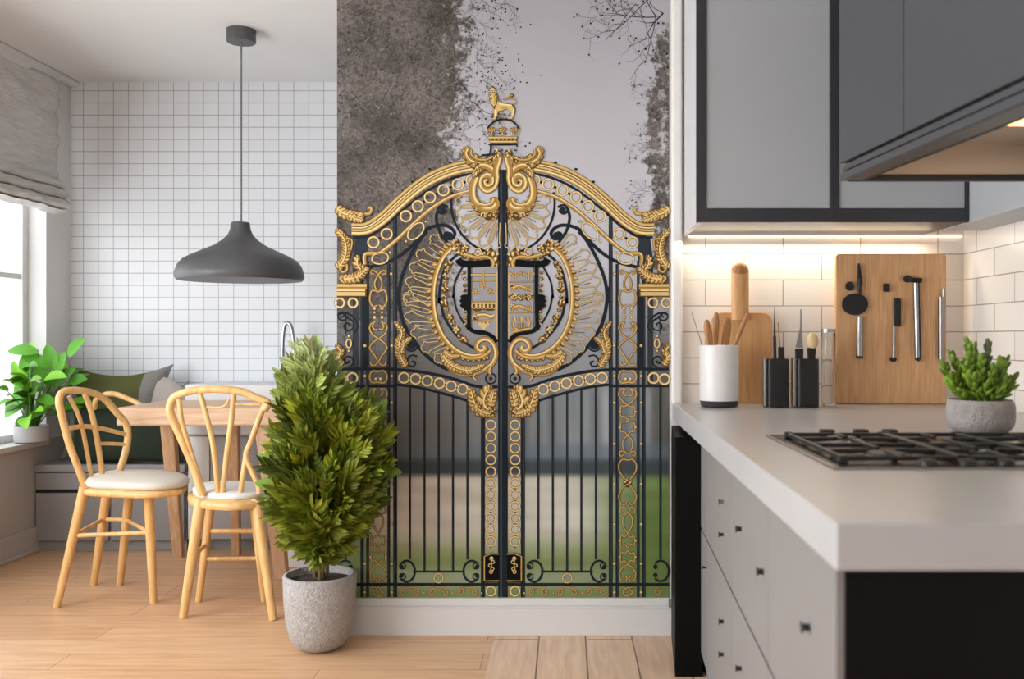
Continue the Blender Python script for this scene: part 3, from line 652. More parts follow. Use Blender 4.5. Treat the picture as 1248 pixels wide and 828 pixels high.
# crowning acanthus scrolls
def gs(l,w,**k): g.gold(T(q2,l),w,sm=6,**k)
for i,(p,r) in enumerate((((330,290),5),((345,350),5),((390,410),5),((450,440),5),((500,445),4.5),((520,400),4),((320,250),4),((370,385),4.5))): g.blob(*q2(*p),r,seed=150+i,n=7)
gs([(510,40),(520,100),(500,190),(440,225),(395,190),(395,130),(440,95),(480,120),(475,165),(440,175),(425,150),(445,140)],7)
gs([(350,110),(320,200),(330,300),(400,370),(470,380),(515,350),(505,310),(470,320)],8)
gs([(330,60),(380,20),(460,20),(515,60)],7); g.acan(T(q2,[(515,60),(440,25),(370,50),(335,95)]),7,seed=9,sides=(1,-1)); gs([(370,340),(430,350),(480,330),(500,290)],4.5)
g.acan(T(q1,[(310,700),(220,720),(140,705),(80,670),(60,610)]),10,seed=11); g.gold(T(q1,[(68,595),(52,640),(85,695),(160,722),(240,715),(300,680)]),4.5,sm=6); g.gold(T(q1,[(100,605),(100,650),(160,690),(250,690)]),2.5); g.gold(T(q1,[(130,760),(200,740),(270,770),(300,828)]),7)
g.gold(T(q1,[(335,640),(330,700),(310,770),(310,828)]),7); g.blob(*q1(320,640),5,seed=180); g.blob(*q1(140,745),4.5,seed=181); g.blob(*q1(255,690),4,seed=182)
# ends: entablature and side scrolls
for y0,y1,c in ((346,362,G_D),(346.5,350,G_L),(350.5,353,G_M),(353.4,355,G_H),(356,360.8,G_L),(358,359,G_H)): g.poly([(411,y0),(447.5 if y0<353 else 445.5,y0),(447.5 if y0<353 else 445.5,y1),(411,y1)],c,True)
g.gold(T(z3,[(140,385),(165,378),(190,375),(200,350),(185,345)]),3.4); g.acan(T(z3,[(26,350),(60,375),(100,385),(148,385)]),8.5,seed=14); g.acan(T(z3,[(90,380),(115,400),(150,408)]),6,seed=15,sides=(-1,1))
g.acan(T(z3,[(30,650),(58,610),(72,560),(62,505),(30,465)]),7.5,seed=16); g.gold(T(z3,[(70,500),(100,510),(95,560)]),2)
g.gold(T(z3,[(35,640),(50,670),(75,660),(75,630)]),2.6)
g.gold(T(z3,[(165,665),(120,712),(75,724),(45,705),(58,690)]),4,sm=6); g.acan(T(z3,[(60,705),(115,700),(150,672),(128,630),(130,600)]),8,seed=18); g.acan(T(z3,[(120,700),(150,680),(178,655)]),6,seed=19)
g.gring(*z5(85,285),3,1.6,ry=5); g.bead(*z5(85,248),1.4); g.bead(*z5(85,322),1.4)
g.acan(T(z5,[(50,392),(34,360),(44,325),(28,298)]),6,seed=20)
# lock plates
def q8(x,y): return (570+x/4.8,640+y/4.8)
g.poly(T(q8,[(88,178),(140,158),(182,165),(182,335),(88,335)]),(14,16,18),True)
g.gold(T(q8,[(182,168),(140,165),(98,182),(98,325),(182,325)]),1.6,sm=1)
for i,p in enumerate(((140,195),(148,215),(132,235),(145,255),(138,272))): g.ring(*q8(*p),1.9,1.1,G_L)
g.disc(*q8(140,190),1.6,G_H)
g.build('gilded_ornament_picture',M['ink'],mural)
# ---- the shield
sh=PR()
iron2=lambda pts,w: sh.stroke(T(q3,pts),w,(16,18,20),True,sm=5)
sh.poly(T(q3,[(262,225),(455,225),(455,780),(262,715)]),(142,144,150),True)
iron2([(150,165),(180,200),(280,205),(400,195)],8.5); iron2([(236,200),(236,450),(232,715)],4.6); iron2([(225,690),(270,725),(350,735),(415,765),(450,810)],5)
for d in ((205,460,6),(205,490,7),(205,525,6.5),(215,545,4)): sh.disc(*q3(d[0],d[1]),d[2],(16,18,20),True,ry=3.4)
sh.stroke(T(q3,[(452,260),(452,790)]),1.3,G_L,True,sm=1)
def left(fn):
    fn(q3,False)
sh.gold(T(q3,[(250,290),(440,290)]),3,False,sm=1); sh.gold(T(q3,[(250,338),(440,334)]),1,False,sm=1); sh.gold(T(q3,[(345,250),(345,400)]),2,False,sm=1)
for i,p in enumerate(((285,418),(342,370),(402,415))):
    x,y=q3(*p); sh.disc(x,y,3.2,G_M,False)
    for k in range(5):
        a=k*1.256+.3; sh.gold([(x,y),(x+5*math.cos(a),y+4.6*math.sin(a))],1.8,False,sm=1)
sh.poly(T(q3,[(252,495),(440,495),(435,560),(400,572),(345,560),(300,575),(258,560)]),G_D)
for k in range(6): sh.ring(*q3(275+k*30,528),3,1.4,G_L,False)
sh.gold(T(q3,[(252,498),(440,498)]),1.2,False,sm=1); sh.gold(T(q3,[(255,578),(435,572)]),1.2,False,sm=1)
sh.gold(T(q3,[(262,630),(300,605),(360,600),(405,615),(430,600)]),4.2,False); sh.blob(*q3(285,620),3.2,False,seed=5); sh.gold(T(q3,[(255,645),(430,640)]),1,False,sm=1)
sh.poly(T(q3,[(298,655),(400,655),(348,715)]),G_D); 
for p in ((320,668),(348,670),(378,668),(335,685),(362,685),(348,700)): sh.disc(*q3(*p),2.2,G_L,False)
# right half of the shield
for p in ((150,290),(250,290)):
    x,y=q4(*p); sh.gold([(x,y-5),(x,y+6)],2.2,False,sm=1)
    for s_ in (-1,1): sh.gold([(x,y+2),(x+s_*4,y-1),(x+s_*6.5,y-3),(x+s_*6,y+1)],1.7,False)
for yy in (345,582): sh.gold(T(q4,[(95,yy),(295,yy-4)]),.9,False,sm=1)
for yy in (385,540):
    sh.blob(*q4(135,yy-5),3.8,False,seed=int(yy)); sh.gold(T(q4,[(135,yy+5),(175,yy-10),(225,yy+8),(270,yy+22)]),3.6,False); sh.gold(T(q4,[(225,yy),(262,yy-10),(262,yy+5)]),1.1,False)
    for x_ in (130,170,235,265): sh.gold(T(q4,[(x_,yy+5),(x_-6,yy+28)]),1.6,False,sm=1)
for i in range(7): sh.blob(*q4(115+i*26,455+(i%2)*14),3.4,False,seed=300+i,n=6)
for x_ in (140,190,240): sh.gold(T(q4,[(x_,612),(x_+6,650)]),4,False,sm=1)
sh.gold(T(q4,[(130,650),(140,700),(190,715),(245,700),(260,650)]),3,False)
for i in range(5): sh.gold(T(q4,[(165+i*14,660),(165+i*14,700)]),1,False,sm=1)
sh.gold(T(q4,[(120,735),(180,720),(260,705)]),3,False)
sh.build('shield_picture',M['ink'],mural)
# ---- crown and lion
cr=PR()
cr.stroke(T(q1,[(265,560),(262,640),(235,652),(185,652)]),2.4,IR,False,sm=2)
cr.stroke(T(q1,[(482,556),(484,585)]),1.6,IR,False,sm=1)
cr.stroke(T(q1,[(236,432),(262,395),(310,362),(370,353),(430,362),(478,395),(500,435)]),2.2,(44,36,34),False)
cr.stroke(T(q1,[(498,430),(500,460),(480,490)]),1.4,G_M,False); cr.stroke(T(q1,[(240,430),(240,470),(255,495)]),1.2,G_M,False)
cr.poly(T(q1,[(236,495),(490,495),(478,560),(262,560)]),G_D); cr.poly(T(q1,[(240,498),(486,498),(484,512),(242,512)]),G_L); cr.poly(T(q1,[(250,530),(482,530),(478,550),(262,550)]),G_M)
cr.poly(T(q1,[(255,537),(480,537),(479,543),(257,543)]),G_H)
for k in range(7): cr.disc(*q1(262+k*34,521),1.1,(190,150,80),False)
cr.poly(T(q1,[(246,560),(488,556),(486,572),(300,574),(250,570)]),(30,32,36))
for x_ in (272,362,456):
    cr.gold(T(q1,[(x_,490),(x_,430)]),2,False,sm=1)
    for s_ in (-1,1): cr.gold(T(q1,[(x_,465),(x_+s_*14,440),(x_+s_*24,432),(x_+s_*20,455)]),1.5,False)
    cr.disc(*q1(x_,425),1.6,G_M,False)
cr.gold(T(q1,[(362,345),(362,305)]),1,False,sm=1); cr.gold(T(q1,[(348,322),(376,322)]),1,False,sm=1)
cr.build('crown_picture',M['ink'],mural)
ln=PR()
ln.stroke(T(q1,[(455,225),(478,212),(470,188),(420,183),(378,190),(372,180),(410,168),(438,158)]),1.3,G_M,False); ln.disc(*q1(440,152),2.6,G_D,False); ln.disc(*q1(438,150),1.6,G_M,False)
parts=[[(248,128),(308,128),(325,160),(330,205),(300,262),(272,235),(255,195),(247,155)],
 [(285,205),(330,195),(355,213),(400,218),(450,226),(470,262),(462,285),(420,262),(380,270),(350,287),(318,290),(288,262)],
 [(430,240),(470,262),(466,305),(445,355),(405,356),(432,335),(440,300),(418,262)],
 [(286,255),(330,262),(322,325),(302,360),(268,360),(290,338),(288,300)],
 [(400,255),(430,262),(425,290),(415,275)]]
for q in parts: 
    ln.poly(T(q1,q),G_D)
def shrink(q,k=.86):
    cx=sum(p[0] for p in q)/len(q); cy=sum(p[1] for p in q)/len(q); return [(cx+(x-cx)*k,cy+(y-cy)*k) for x,y in q]
for q in parts: ln.poly(T(q1,shrink(q)),(206,176,112))
ln.poly(T(q1,[(245,95),(262,85),(275,72),(290,85),(310,95),(306,128),(250,128)]),G_D); ln.poly(T(q1,[(252,100),(275,82),(303,100),(300,112),(254,112)]),G_L)
for k in range(4): ln.disc(*q1(256+k*15,120),.8,G_H,False)
ln.stroke(T(q1,[(300,140),(316,180),(310,225),(292,250)]),1.3,G_D,False); ln.stroke(T(q1,[(288,150),(300,190),(292,225)]),1.1,G_M,False)
ln.disc(*q1(262,148),.9,(60,42,24),False); ln.stroke(T(q1,[(252,172),(264,180),(278,172)]),1.4,(60,42,24),False)
ln.stroke(T(q1,[(335,222),(380,228),(440,235)]),1.6,G_H,False); ln.stroke(T(q1,[(350,262),(400,252)]),1.2,G_M,False)
ln.stroke(T(q1,[(305,270),(300,330)]),1.4,G_H,False); ln.stroke(T(q1,[(455,270),(448,320)]),1.2,G_H,False)
ln.build('lion_picture',M['ink'],mural)

# ============================================================ DINING ROOM
def leafm(mb,base,d,nrm,l,w,col,prof=None,droop=.3,st=7,fold=.15,jag=0):
    d=Vector(d).normalized(); n=Vector(nrm); n=(n-d*n.dot(d)); 
    if n.length<1e-3: n=d.orthogonal()
    n.normalize(); s_=d.cross(n); p=Vector(base); V=[];Fc=[]
    dd=d.copy(); step=l/st
    for i in range(st+1):
        t=i/st; wd=w*(prof(t) if prof else math.sin(math.pi*min(1,t*.9+.08))**.8)
        if jag and i%2: wd*=1-jag
        V+= [p+s_*wd+n*wd*fold*2, p.copy(), p-s_*wd+n*wd*fold*2]
        dd=(dd-n*droop/st*1.4).normalized(); p=p+dd*step; n=(n-dd*n.dot(dd)).normalized()
    for i in range(st):
        a=i*3; Fc+=[(a,a+1,a+4,a+3),(a+1,a+2,a+5,a+4)]
    mb.add(V,Fc,col)
# roman blind
rb=empty('roman_blind',(XL+.05,3.6,2.57),'pale crumpled linen roman blind drawn halfway down the left window','blind')
prof=[(.035,2.575),(.04,2.5)]
z=2.5
Y0b=1.1; Y1b=5.235
V=[];Fc=[];NY=160
zs=[2.575-i*(2.575-2.03)/26 for i in range(27)]
P=[]
for i,zz in enumerate(zs): P.append((.045+.006*math.sin(i*1.3),zz))
for k in range(3):   # stacked folds
    z0=2.03-k*.055
    P+= [(.075+.012*k,z0-.012),(.098+.012*k,z0-.035),(.085+.012*k,z0-.052),(.055,z0-.056)]
P+=[(.1,1.855),(.04,1.84),(.03,1.88)]
for j in range(NY+1):
    y=Y0b+(Y1b-Y0b)*j/NY
    for i,(x,zz) in enumerate(P):
        q=noise.noise(Vector((y*1.7,zz*7+y*3.2,2.0)))*.016+noise.noise(Vector((y*3,zz*22+y*9,5.0)))*.010
        e=.006*max(0,1-abs(j-NY)/1.5)
        V.append((XL+x+q-e,y,zz+.35*q*(i>20)))
n=len(P)
for j in range(NY):
    for i in range(n-1): Fc.append((j*n+i,j*n+i+1,(j+1)*n+i+1,(j+1)*n+i))
MB().add(V,Fc).build('blind_fabric',M['blind'],rb,smooth=True,angle=80,solid=.004)
MB().box(XL+.0,XL+.05,Y0b,Y1b,2.555,2.6).build('head_rail',M['white'],rb,bevel=.003)
# sill planter
pl=empty('potted_leafy_plant',(XL+.01,5.03,WZ0),'bright green broad-leaved plant in a grey planter on the window sill','plant')
px_,py_=XL+.01,5.03
MB().lathe([(.0,.0),(.085,.0),(.098,.006),(.102,.085),(.096,.088),(.09,.075),(0,.075)],px_,py_,WZ0+.001,sx=.85,sy=.9).build('planter',M['planter'],pl,smooth=True)
MB().lathe([(0,.004),(.06,.004),(.088,.0)],px_,py_,WZ0+.08,sx=.85,sy=.9).build('moss',M['moss'],pl,smooth=True)
R=random.Random(11)
lb=MB(); sb=MB()
for i in range(54):
    a=R.uniform(0,6.28); tilt=R.uniform(.1,1.15); hgt=R.uniform(.10,.36)
    out=Vector((math.cos(a)*.75,math.sin(a),0))
    if out.x<-.35: out.x*=.3
    b0=Vector((px_,py_,WZ0+.08))+out*.03
    tip=b0+out*(hgt*math.sin(tilt)*.75)+Vector((.02,0,hgt*math.cos(tilt)*1.0))
    tip.x=max(tip.x,XL-.10)
    midp=(b0+tip)/2+Vector((0,0,.04))
    sb.tube([b0,midp,tip],[.003,.0025,.002],5)
    g_=R.uniform(.8,1.15); c=lin((84*g_,150*g_,20*g_)) if R.random()<.7 else lin((120*g_,180*g_,44*g_))
    leafm(lb,tip,out*1.0+Vector((0,0,R.uniform(.1,1.0))),Vector((-.2,-.6,.8)),R.uniform(.11,.17),R.uniform(.026,.042),c,droop=R.uniform(.3,.9))
for px,py,dx,dz,l in ((92,420,.5,.75,.13),(72,440,.2,.8,.13),(60,432,-.3,.9,.15),(22,425,-.9,.2,.17),(40,436,-.7,.45,.17),(14,490,-1,-.25,.16),(12,500,-1,-.4,.15),(30,470,-.9,.2,.17),(80,455,.5,.7,.13),(95,462,.8,.3,.1),(24,520,-.4,-.9,.1),(52,455,-.5,.6,.15),(35,505,-.8,-.2,.16)):
    p=at(px,py,4.98); b0=Vector((px_,py_,WZ0+.09)); d=Vector((dx,-.15,dz)).normalized(); base=p-d*l*.6
    base.x=max(base.x,XL-.09)
    sb.tube([b0,(b0+base)/2+Vector((0,0,.03)),base],[.0035,.003,.002],5)
    g_=R.uniform(.8,1.1)
    leafm(lb,base,d,(0,-.8,.6),l,.036,lin((78*g_,146*g_,18*g_)),droop=.35)
lb.build('leaves',M['leaf'],pl,smooth=True,angle=180); sb.build('stems',M['stemg'],pl,smooth=True)
# pendant lamp
LY=4.53
c=at(294,45,LY); lx=c.x
pd=empty('pendant_lamp',(lx,LY,ZC),'charcoal metal pendant lamp hanging on a thin cord over the dining table','lamp')
hz=H-(52-VY)*LY/F
MB().lathe([(0,0),(.064,0),(.068,.004),(.068,ZC-hz),(0,ZC-hz)],lx,LY,hz,n=40).build('ceiling_canopy',M['lamp'],pd,smooth=True,angle=40)
zt=H-(271-VY)*LY/F; zbm=H-(342-VY)*LY/F
MB().tube([(lx,LY,zt),(lx,LY,hz+.01)],.0045,8).build('cord',M['cable'],pd,smooth=True)
k=LY/F; pr=[]
for r,y in ((0,271),(9.5,271),(11,272),(12,280),(15,287),(21,293),(31,300),(44,306),(57,312),(66,317),(72,324),(75,333),(75.5,338),(73,342)): pr.append((r*k,H-(y-VY)*k))
shd=MB().lathe([(r,zz-zbm) for r,zz in pr][::-1],lx-.004,LY,zbm,n=64).build('lamp_shade',M['lamp'],pd,smooth=True,angle=40)
MB().lathe([(.01,.20),(.06,.16),(.15,.115),(.24,.075),(.275,.04),(.283,.0)],lx-.004,LY,zbm+.001,n=64).build('shade_lining',M['lampin'],shd,smooth=True)
MB().ell((lx,LY,zbm+.09),(.04,.04,.05)).build('bulb',M['ceram'],shd,smooth=True)
# built-in bench
by0=5.07; bx0=XL+.002; bx1=at(226,600,5.07).x
be=empty('storage_bench',((bx0+bx1)/2,5.2,0),'low grey storage bench built along the tiled back wall under cushions','bench')
zs_=.47
MB().box(bx0,bx1,by0+.02,YB-.003,.0,.43).build('bench_body',M['bench'],be,bevel=.003)
MB().box(bx0,bx1,by0-.01,YB-.003,.43,zs_).build('bench_top',M['bench'],be,bevel=.006)
for i in range(2):
    xa=bx0+.008+i*(bx1-bx0)/2; xb=xa+(bx1-bx0)/2-.016
    MB().box(xa,xb,by0,by0+.02,.335,.425).build('drawer_front',M['bench'],be,bevel=.003)
    MB().box(xa,xb,by0,by0+.02,.06,.315).build('drawer_front',M['bench'],be,bevel=.003)
MB().box(bx0,bx1,by0+.015,by0+.0195,.315,.335).build('drawer_gap',M['benchd'],be)
# cushions
def pillow(name,cen,w,h,t,label,colf,tilt=.2,roll=0,yaw=0,pinch=.16,group=None,curl=0):
    N=22; V=[];C_=[];Fs=[]
    rot=Matrix.Rotation(yaw,3,'Z')@Matrix.Rotation(-tilt,3,'X')@Matrix.Rotation(roll,3,'Y')
    for s_ in (-1,1):
        for j in range(N+1):
            for i in range(N+1):
                u=-1+2*i/N; v=-1+2*j/N
                x=u*w/2*(1-pinch*(1-v*v)*abs(u)**2); zz=v*h/2*(1-pinch*1.3*(1-u*u)*abs(v)**2)
                y=s_*t/2*max(0,(1-abs(u)**3)*(1-abs(v)**3))**.5+curl*noise.noise(Vector((u*1.7,v*1.7,w*9)))
                V.append(rot@Vector((x,y,zz))+Vector(cen)); C_.append((u,v))
    m=MB(); n2=(N+1)**2
    for s_ in (0,1):
        for j in range(N):
            for i in range(N):
                a=s_*n2+j*(N+1)+i; f=(a,a+1,a+N+2,a+N+1)
                if s_: f=f[::-1]
                m.f.append(f); m.c.append(colf(-1+2*(i+.5)/N,-1+2*(j+.5)/N)); m.m.append(0)
    m.v=[tuple(v) for v in V]
    o=m.build(name,M['cush'],None,smooth=True,angle=170)
    tag(o,label,'cushion',group); return o
GR=lin((88,90,54)); GG=lin((134,132,128)); DG=lin((58,62,42))
pillow('scatter_cushion',Vector((at(142,508,5.24).x,5.24,.745)),.60,.53,.16,'large olive green cushion with grey ends leaning on the tiled wall',lambda u,v: GG if u>.58 or u<-.72 else GR,tilt=.18,pinch=.20,curl=.02)
pillow('scatter_cushion',Vector((at(206,505,5.34).x,5.34,.70)),.20,.42,.10,'small plain grey cushion behind the right end of the olive cushion',lambda u,v: lin((172,172,172)),tilt=.12,yaw=.1)
pillow('scatter_cushion',Vector((at(191,516,5.22).x,5.22,.675)),.29,.37,.10,'low rounded beige grey cushion just above the table edge',lambda u,v: lin((178,170,164)),tilt=.12,pinch=-.32)
pillow('scatter_cushion',Vector((at(155,541,5.10).x,5.10,.625)),.60,.30,.09,'dark bottle green cushion seen through the left chair back',lambda u,v: lin((48,56,46)),tilt=.1,pinch=.06)
# dining table
TY0=4.42; TY1=4.96; tz=H-(497-VY)*TY0/F; th=.088
tx0=at(141,500,TY0).x; tx1=at(392,500,TY0).x
tb=empty('dining_table',((tx0+tx1)/2,4.7,0),'pale oak dining table with a thick plank top behind both chairs','table')
MB().box(tx0,tx1,TY0,TY1,tz-th,tz).build('table_top',M['table'],tb,bevel=.012,seg=3)
def tleg(ft,top,w0,w1):
    MB().bar(top,ft,w0,w0*.8,w2=w1,h2=w1*.8).build('leg',M['tableleg'],tb,bevel=.006)
tleg((onz(218,679,0)),Vector((at(208,575,4.85).x,4.82,tz-th)),.07,.05)
tleg((onz(288,677,0)),Vector((at(287,575,4.85).x,4.82,tz-th)),.06,.045)
tleg(at(342,0,4.50)*Vector((1,1,0)) if False else Vector((at(344,700,4.5).x,4.5,0)),Vector((at(324,560,4.5).x,4.5,tz-th)),.09,.06)
tleg(Vector((at(402,690,4.55).x,4.55,0)),Vector((at(382,560,4.55).x,4.55,tz-th)),.09,.055)
# curved armrest of the bench (tan arc)
arc=[at(*p,4.96) for p in ((112,488),(122,482),(134,481),(146,485),(158,490),(170,497))]
arc=[Vector(a) for a in smooth_path(arc,5)]
P_=[Vector((p.x,p.y+.045,p.z)) for p in arc]
P_=[P_[0]+Vector((-.02,.02,-.05)),P_[0]+Vector((-.01,.01,-.02))]+P_+[P_[-1]+Vector((.012,.02,-.03)),Vector((P_[-1].x+.018,5.03,tz-.06))]
MB().tube(P_,.014,10).build('curved_armrest',M['oak'],be,smooth=True,angle=60)
# sink cabinet behind
sx0=at(190,600,5.07).x+.0; sx0=bx1+.004; sx1=XE+.9
sk=empty('sink_cabinet',((sx0+sx1)/2,5.2,0),'grey sink cabinet with a deep white worktop along the tiled wall','cabinet')
MB().box(sx0,sx1,5.09,YB-.003,.06,.63).build('cabinet_body',M['cabg'],sk,bevel=.003)
MB().box(sx0,sx1,5.12,YB-.003,.0,.06).build('plinth',M['bench'],sk)
MB().box(sx0-.0,sx1,5.05,YB-.003,.63,.90).build('white_worktop',M['cabw'],sk,bevel=.008)
xa=sx0+.01
for i in range(4):
    w_=(.12 if i==0 else .46); MB().box(xa,xa+w_-.006,5.07,5.09,.07,.62).build('door',M['cabw'] if i==0 else M['cabg'],sk,bevel=.003); xa+=w_
# white side panel next to the potted tree
pn=MB().box(at(338,650,4.75).x,at(412,650,4.75).x,4.72,4.79,0,.44).box(at(338,650,4.75).x-.06,at(412,650,4.75).x,4.70,4.95,.44,.47).build('low_bench_unit',M['cabw'],None,bevel=.004)
tag(pn,'low white side unit standing behind the potted tree under the table','unit')
# faucet
fy=5.25
fc=empty('faucet',at(358,470,fy)*Vector((1,1,0))+Vector((0,0,.90)),'tall chrome gooseneck faucet against the tiled wall above the plant','faucet')
pts=[at(358,472,fy)]; pts[0].z=.902
pts+= [at(358.5,430,fy),at(357,410,fy),at(354,397,fy),at(350.5,394,fy),at(347,397,fy),at(345,410,fy),at(344.5,425,fy)]
MB().tube(smooth_path(pts,6),.0115,12).build('gooseneck',M['chrome'],fc,smooth=True)
MB().tube([at(344.5,424,fy),at(344.3,441,fy)],[.0135,.0145],12).build('spray_head',M['chrome'],fc,smooth=True,angle=40)
MB().lathe([(.028,0),(.028,.012),(.018,.016),(.018,.05),(0,.05)],pts[0].x,fy,.901,n=20).build('faucet_base',M['chrome'],fc,smooth=True,angle=40)
MB().tube([pts[0]+Vector((.01,-.01,.04)),pts[0]+Vector((-.05,-.06,.07))],[.007,.005],8).build('lever',M['chrome'],fc,smooth=True)
# ---------- chairs
def rod(path,r,name,parent,sm=6,n=10,m='oak',flat=1.0,taper=None):
    P=smooth_path(path,sm) if sm>1 else [Vector(p) for p in path]
    rr=r
    if taper: rr=[taper[0]+(taper[1]-taper[0])*i/(len(P)-1) for i in range(len(P))]
    return MB().tube(P,rr,n,flat=flat).build(name,M[m],parent,smooth=True,angle=60)
# chair A (left, turned to the right)
ca=empty('dining_chair',(-1.98,4.2,0),'oak chair with hooped back and beige padded seat, left of the two','chair','bentwood chairs at the dining table')
near,far=4.06,4.35
foot=[onz(69,741,0),onz(187,735,0),onz(114,713,0),onz(146,713,0)]
zs1=.462
seatc=Vector((-1.945,4.21,0))
def sp(px,py,Y): return at(px,py,Y)
tops=[at(103,597,4.08),at(181,600,4.06),at(131,597,4.36),at(158,600,4.34)]
for f_,t_ in zip(foot,tops):
    d_=(t_-f_); MB().tube([f_,f_+d_*.5,t_+Vector((0,0,.012))],[.0155,.019,.021],12).build('leg',M['oak'],ca,smooth=True,angle=60)
# seat frame: rounded outline in plan
S=[at(100,600,4.07),at(140,604,4.0),at(185,601,3.98),at(222,591,4.08),at(228,583,4.25),at(205,588,4.42),at(150,594,4.45),at(112,594,4.33)]
zf=sum(p.z for p in S)/len(S)
S=[Vector((p.x,p.y,zf)) for p in S]
Sp=smooth_path(S,6,closed=True)
def slab(P,z0,z1,name,m,par,bev,dome=0,inset=0):
    cx=sum(p.x for p in P)/len(P); cy=sum(p.y for p in P)/len(P)
    mb_=MB(); rings=[(1-inset,z0),(1.0-inset*.2,z0+(z1-z0)*.25),(1.0,z0+(z1-z0)*.55),(.97,z0+(z1-z0)*.85),(.88,z1),(.6,z1+dome*.7),(.3,z1+dome)]
    n=len(P); V=[];Fc=[]
    for s_,zz in rings:
        for p in P: V.append((cx+(p.x-cx)*s_,cy+(p.y-cy)*s_,zz))
    V.append((cx,cy,z1+dome)); V.append((cx,cy,z0))
    for i in range(len(rings)-1):
        for j in range(n): Fc.append((i*n+j,i*n+(j+1)%n,(i+1)*n+(j+1)%n,(i+1)*n+j))
    for j in range(n):
        Fc.append(((len(rings)-1)*n+j,(len(rings)-1)*n+(j+1)%n,len(V)-2)); Fc.append(((j+1)%n,j,len(V)-1))
    return mb_.add(V,Fc).build(name,M[m],par,smooth=True,angle=60)
def area(P): return sum(P[i].x*P[(i+1)%len(P)].y-P[(i+1)%len(P)].x*P[i].y for i in range(len(P)))
if area(Sp)<0: Sp=Sp[::-1]
slab(Sp,zf-.014,zf+.016,'seat_frame','oak',ca,0,inset=.03)
cxs=sum(p.x for p in Sp)/len(Sp); cys=sum(p.y for p in Sp)/len(Sp)
Sc=[Vector((cxs+(p.x-cxs)*.98+.012,cys+(p.y-cys)*.95,0)) for p in Sp]
slab(Sc,zf+.014,zf+.05,'seat_cushion','cushion',ca,0,dome=.012,inset=.08)
def dep(px): return near+(far-near)*max(0,min(1,(px-72)/(157-72)))   # depth across the tilted back
def bp(px,py): return at(px,py,dep(px)+.0)
hoop=[bp(105,598),bp(97,575),bp(84,540),bp(75,505),bp(72,488),bp(77,478),bp(92,476),bp(112,479),bp(128,487),bp(142,503),bp(153,516),bp(156,532),bp(152,555),bp(143,582),bp(140,596)]
rod(hoop,.0155,'back_hoop',ca)
rod([bp(84,483),bp(97,510),bp(105,545),bp(114,597)],.009,'spindle',ca)
rod([bp(103,479),bp(112,505),bp(120,545),bp(127,597)],.012,'spindle',ca)
rod([bp(85,522),bp(105,520),bp(130,524),bp(154,530)],.010,'back_rail',ca)
rod([bp(121,541),bp(136,541),bp(154,542)],.008,'back_rail',ca)
def lp(i,z_): t=(z_)/(tops[i].z); return foot[i]+(tops[i]-foot[i])*t
rod([lp(0,.30),lp(1,.31)],.0095,'stretcher',ca,sm=1)
rod([lp(0,.30),lp(2,.31)],.0095,'stretcher',ca,sm=1)
rod([lp(2,.31),lp(3,.31)],.0095,'stretcher',ca,sm=1)
rod([lp(1,.31),at(207,628,4.35)] if False else [lp(1,.31),lp(3,.31)],.0095,'stretcher',ca,sm=1)
# chair B (seen from behind)
cb=empty('dining_chair',(-1.38,4.0,0),'oak chair with fanned spindle back seen from behind, right of the two','chair','bentwood chairs at the dining table')
FY,RY=3.87,4.16
foot=[onz(223,754,0),onz(333,756,0),onz(242,734,0),onz(322,733,0)]
tops=[at(245,608,3.93),at(312,608,3.93),at(258,606,4.14),at(308,604,4.14)]
for i,(f_,t_) in enumerate(zip(foot,tops)):
    r_=(.0165,.021,.025) if i<2 else (.014,.018,.02)
    MB().tube([f_,f_+(t_-f_)*.55,t_],list(r_),12).build('leg',M['oak'],cb,smooth=True,angle=60)
zf=.462
S=[Vector((at(x,600,y).x,y,zf)) for x,y in ((230,4.0),(246,3.9),(280,3.855),(312,3.9),(327,4.0),(326,4.16),(300,4.27),(256,4.27),(232,4.16))]
Sp=smooth_path(S,6,closed=True)
if area(Sp)<0: Sp=Sp[::-1]
slab(Sp,zf-.018,zf+.018,'seat_frame','oak',cb,0,inset=.03)
cxs=sum(p.x for p in Sp)/len(Sp); cys=sum(p.y for p in Sp)/len(Sp)
Sc=[Vector((cxs+(p.x-cxs)*.93,cys+.02+(p.y-cys)*.9,0)) for p in Sp]
slab(Sc,zf+.016,zf+.045,'seat_cushion','seatwhite',cb,0,dome=.01,inset=.05)
def bq(px,py): return at(px,py,3.93+.0*(px-260))
hoop=[bq(247,604),bq(236,570),bq(221,535),bq(210,510),bq(207,498),bq(212,485),bq(228,478),bq(250,475),bq(272,475),bq(295,478),bq(312,485),bq(326,491),bq(322,500)]
rod(hoop,.0165,'back_hoop',cb)
rod([bq(323,492),bq(316,510),bq(306,538),bq(300,556),bq(307,574),bq(315,592),bq(316,602)],.012,'back_post',cb)
rod([bq(218,486),bq(222,515),bq(234,555),bq(249,602)],.010,'spindle',cb)
rod([bq(243,477),bq(251,505),bq(260,545),bq(266,603)],.011,'spindle',cb)
rod([bq(285,478),bq(283,505),bq(277,550),bq(271,603)],.0115,'spindle',cb)
rod([bq(300,556),bq(296,580),bq(293,604)],.011,'spindle',cb)
rod([bq(251,496),bq(266,497),bq(275,494),bq(279,486)],.005,'back_loop',cb)
rod([bq(287,493),bq(300,493),bq(318,493)],.006,'back_rail',cb)
def lp(i,z_): t=(z_)/(tops[i].z); return foot[i]+(tops[i]-foot[i])*t
rod([lp(0,.36)*.0+lp(2,.305),lp(3,.305)],.0105,'stretcher',cb,sm=1)
rod([lp(0,.20)*.0+lp(2,.185),lp(3,.185)],.0095,'stretcher',cb,sm=1)
rod([lp(0,.245),lp(2,.245)],.009,'stretcher',cb,sm=1); rod([lp(1,.245),lp(3,.245)],.009,'stretcher',cb,sm=1)
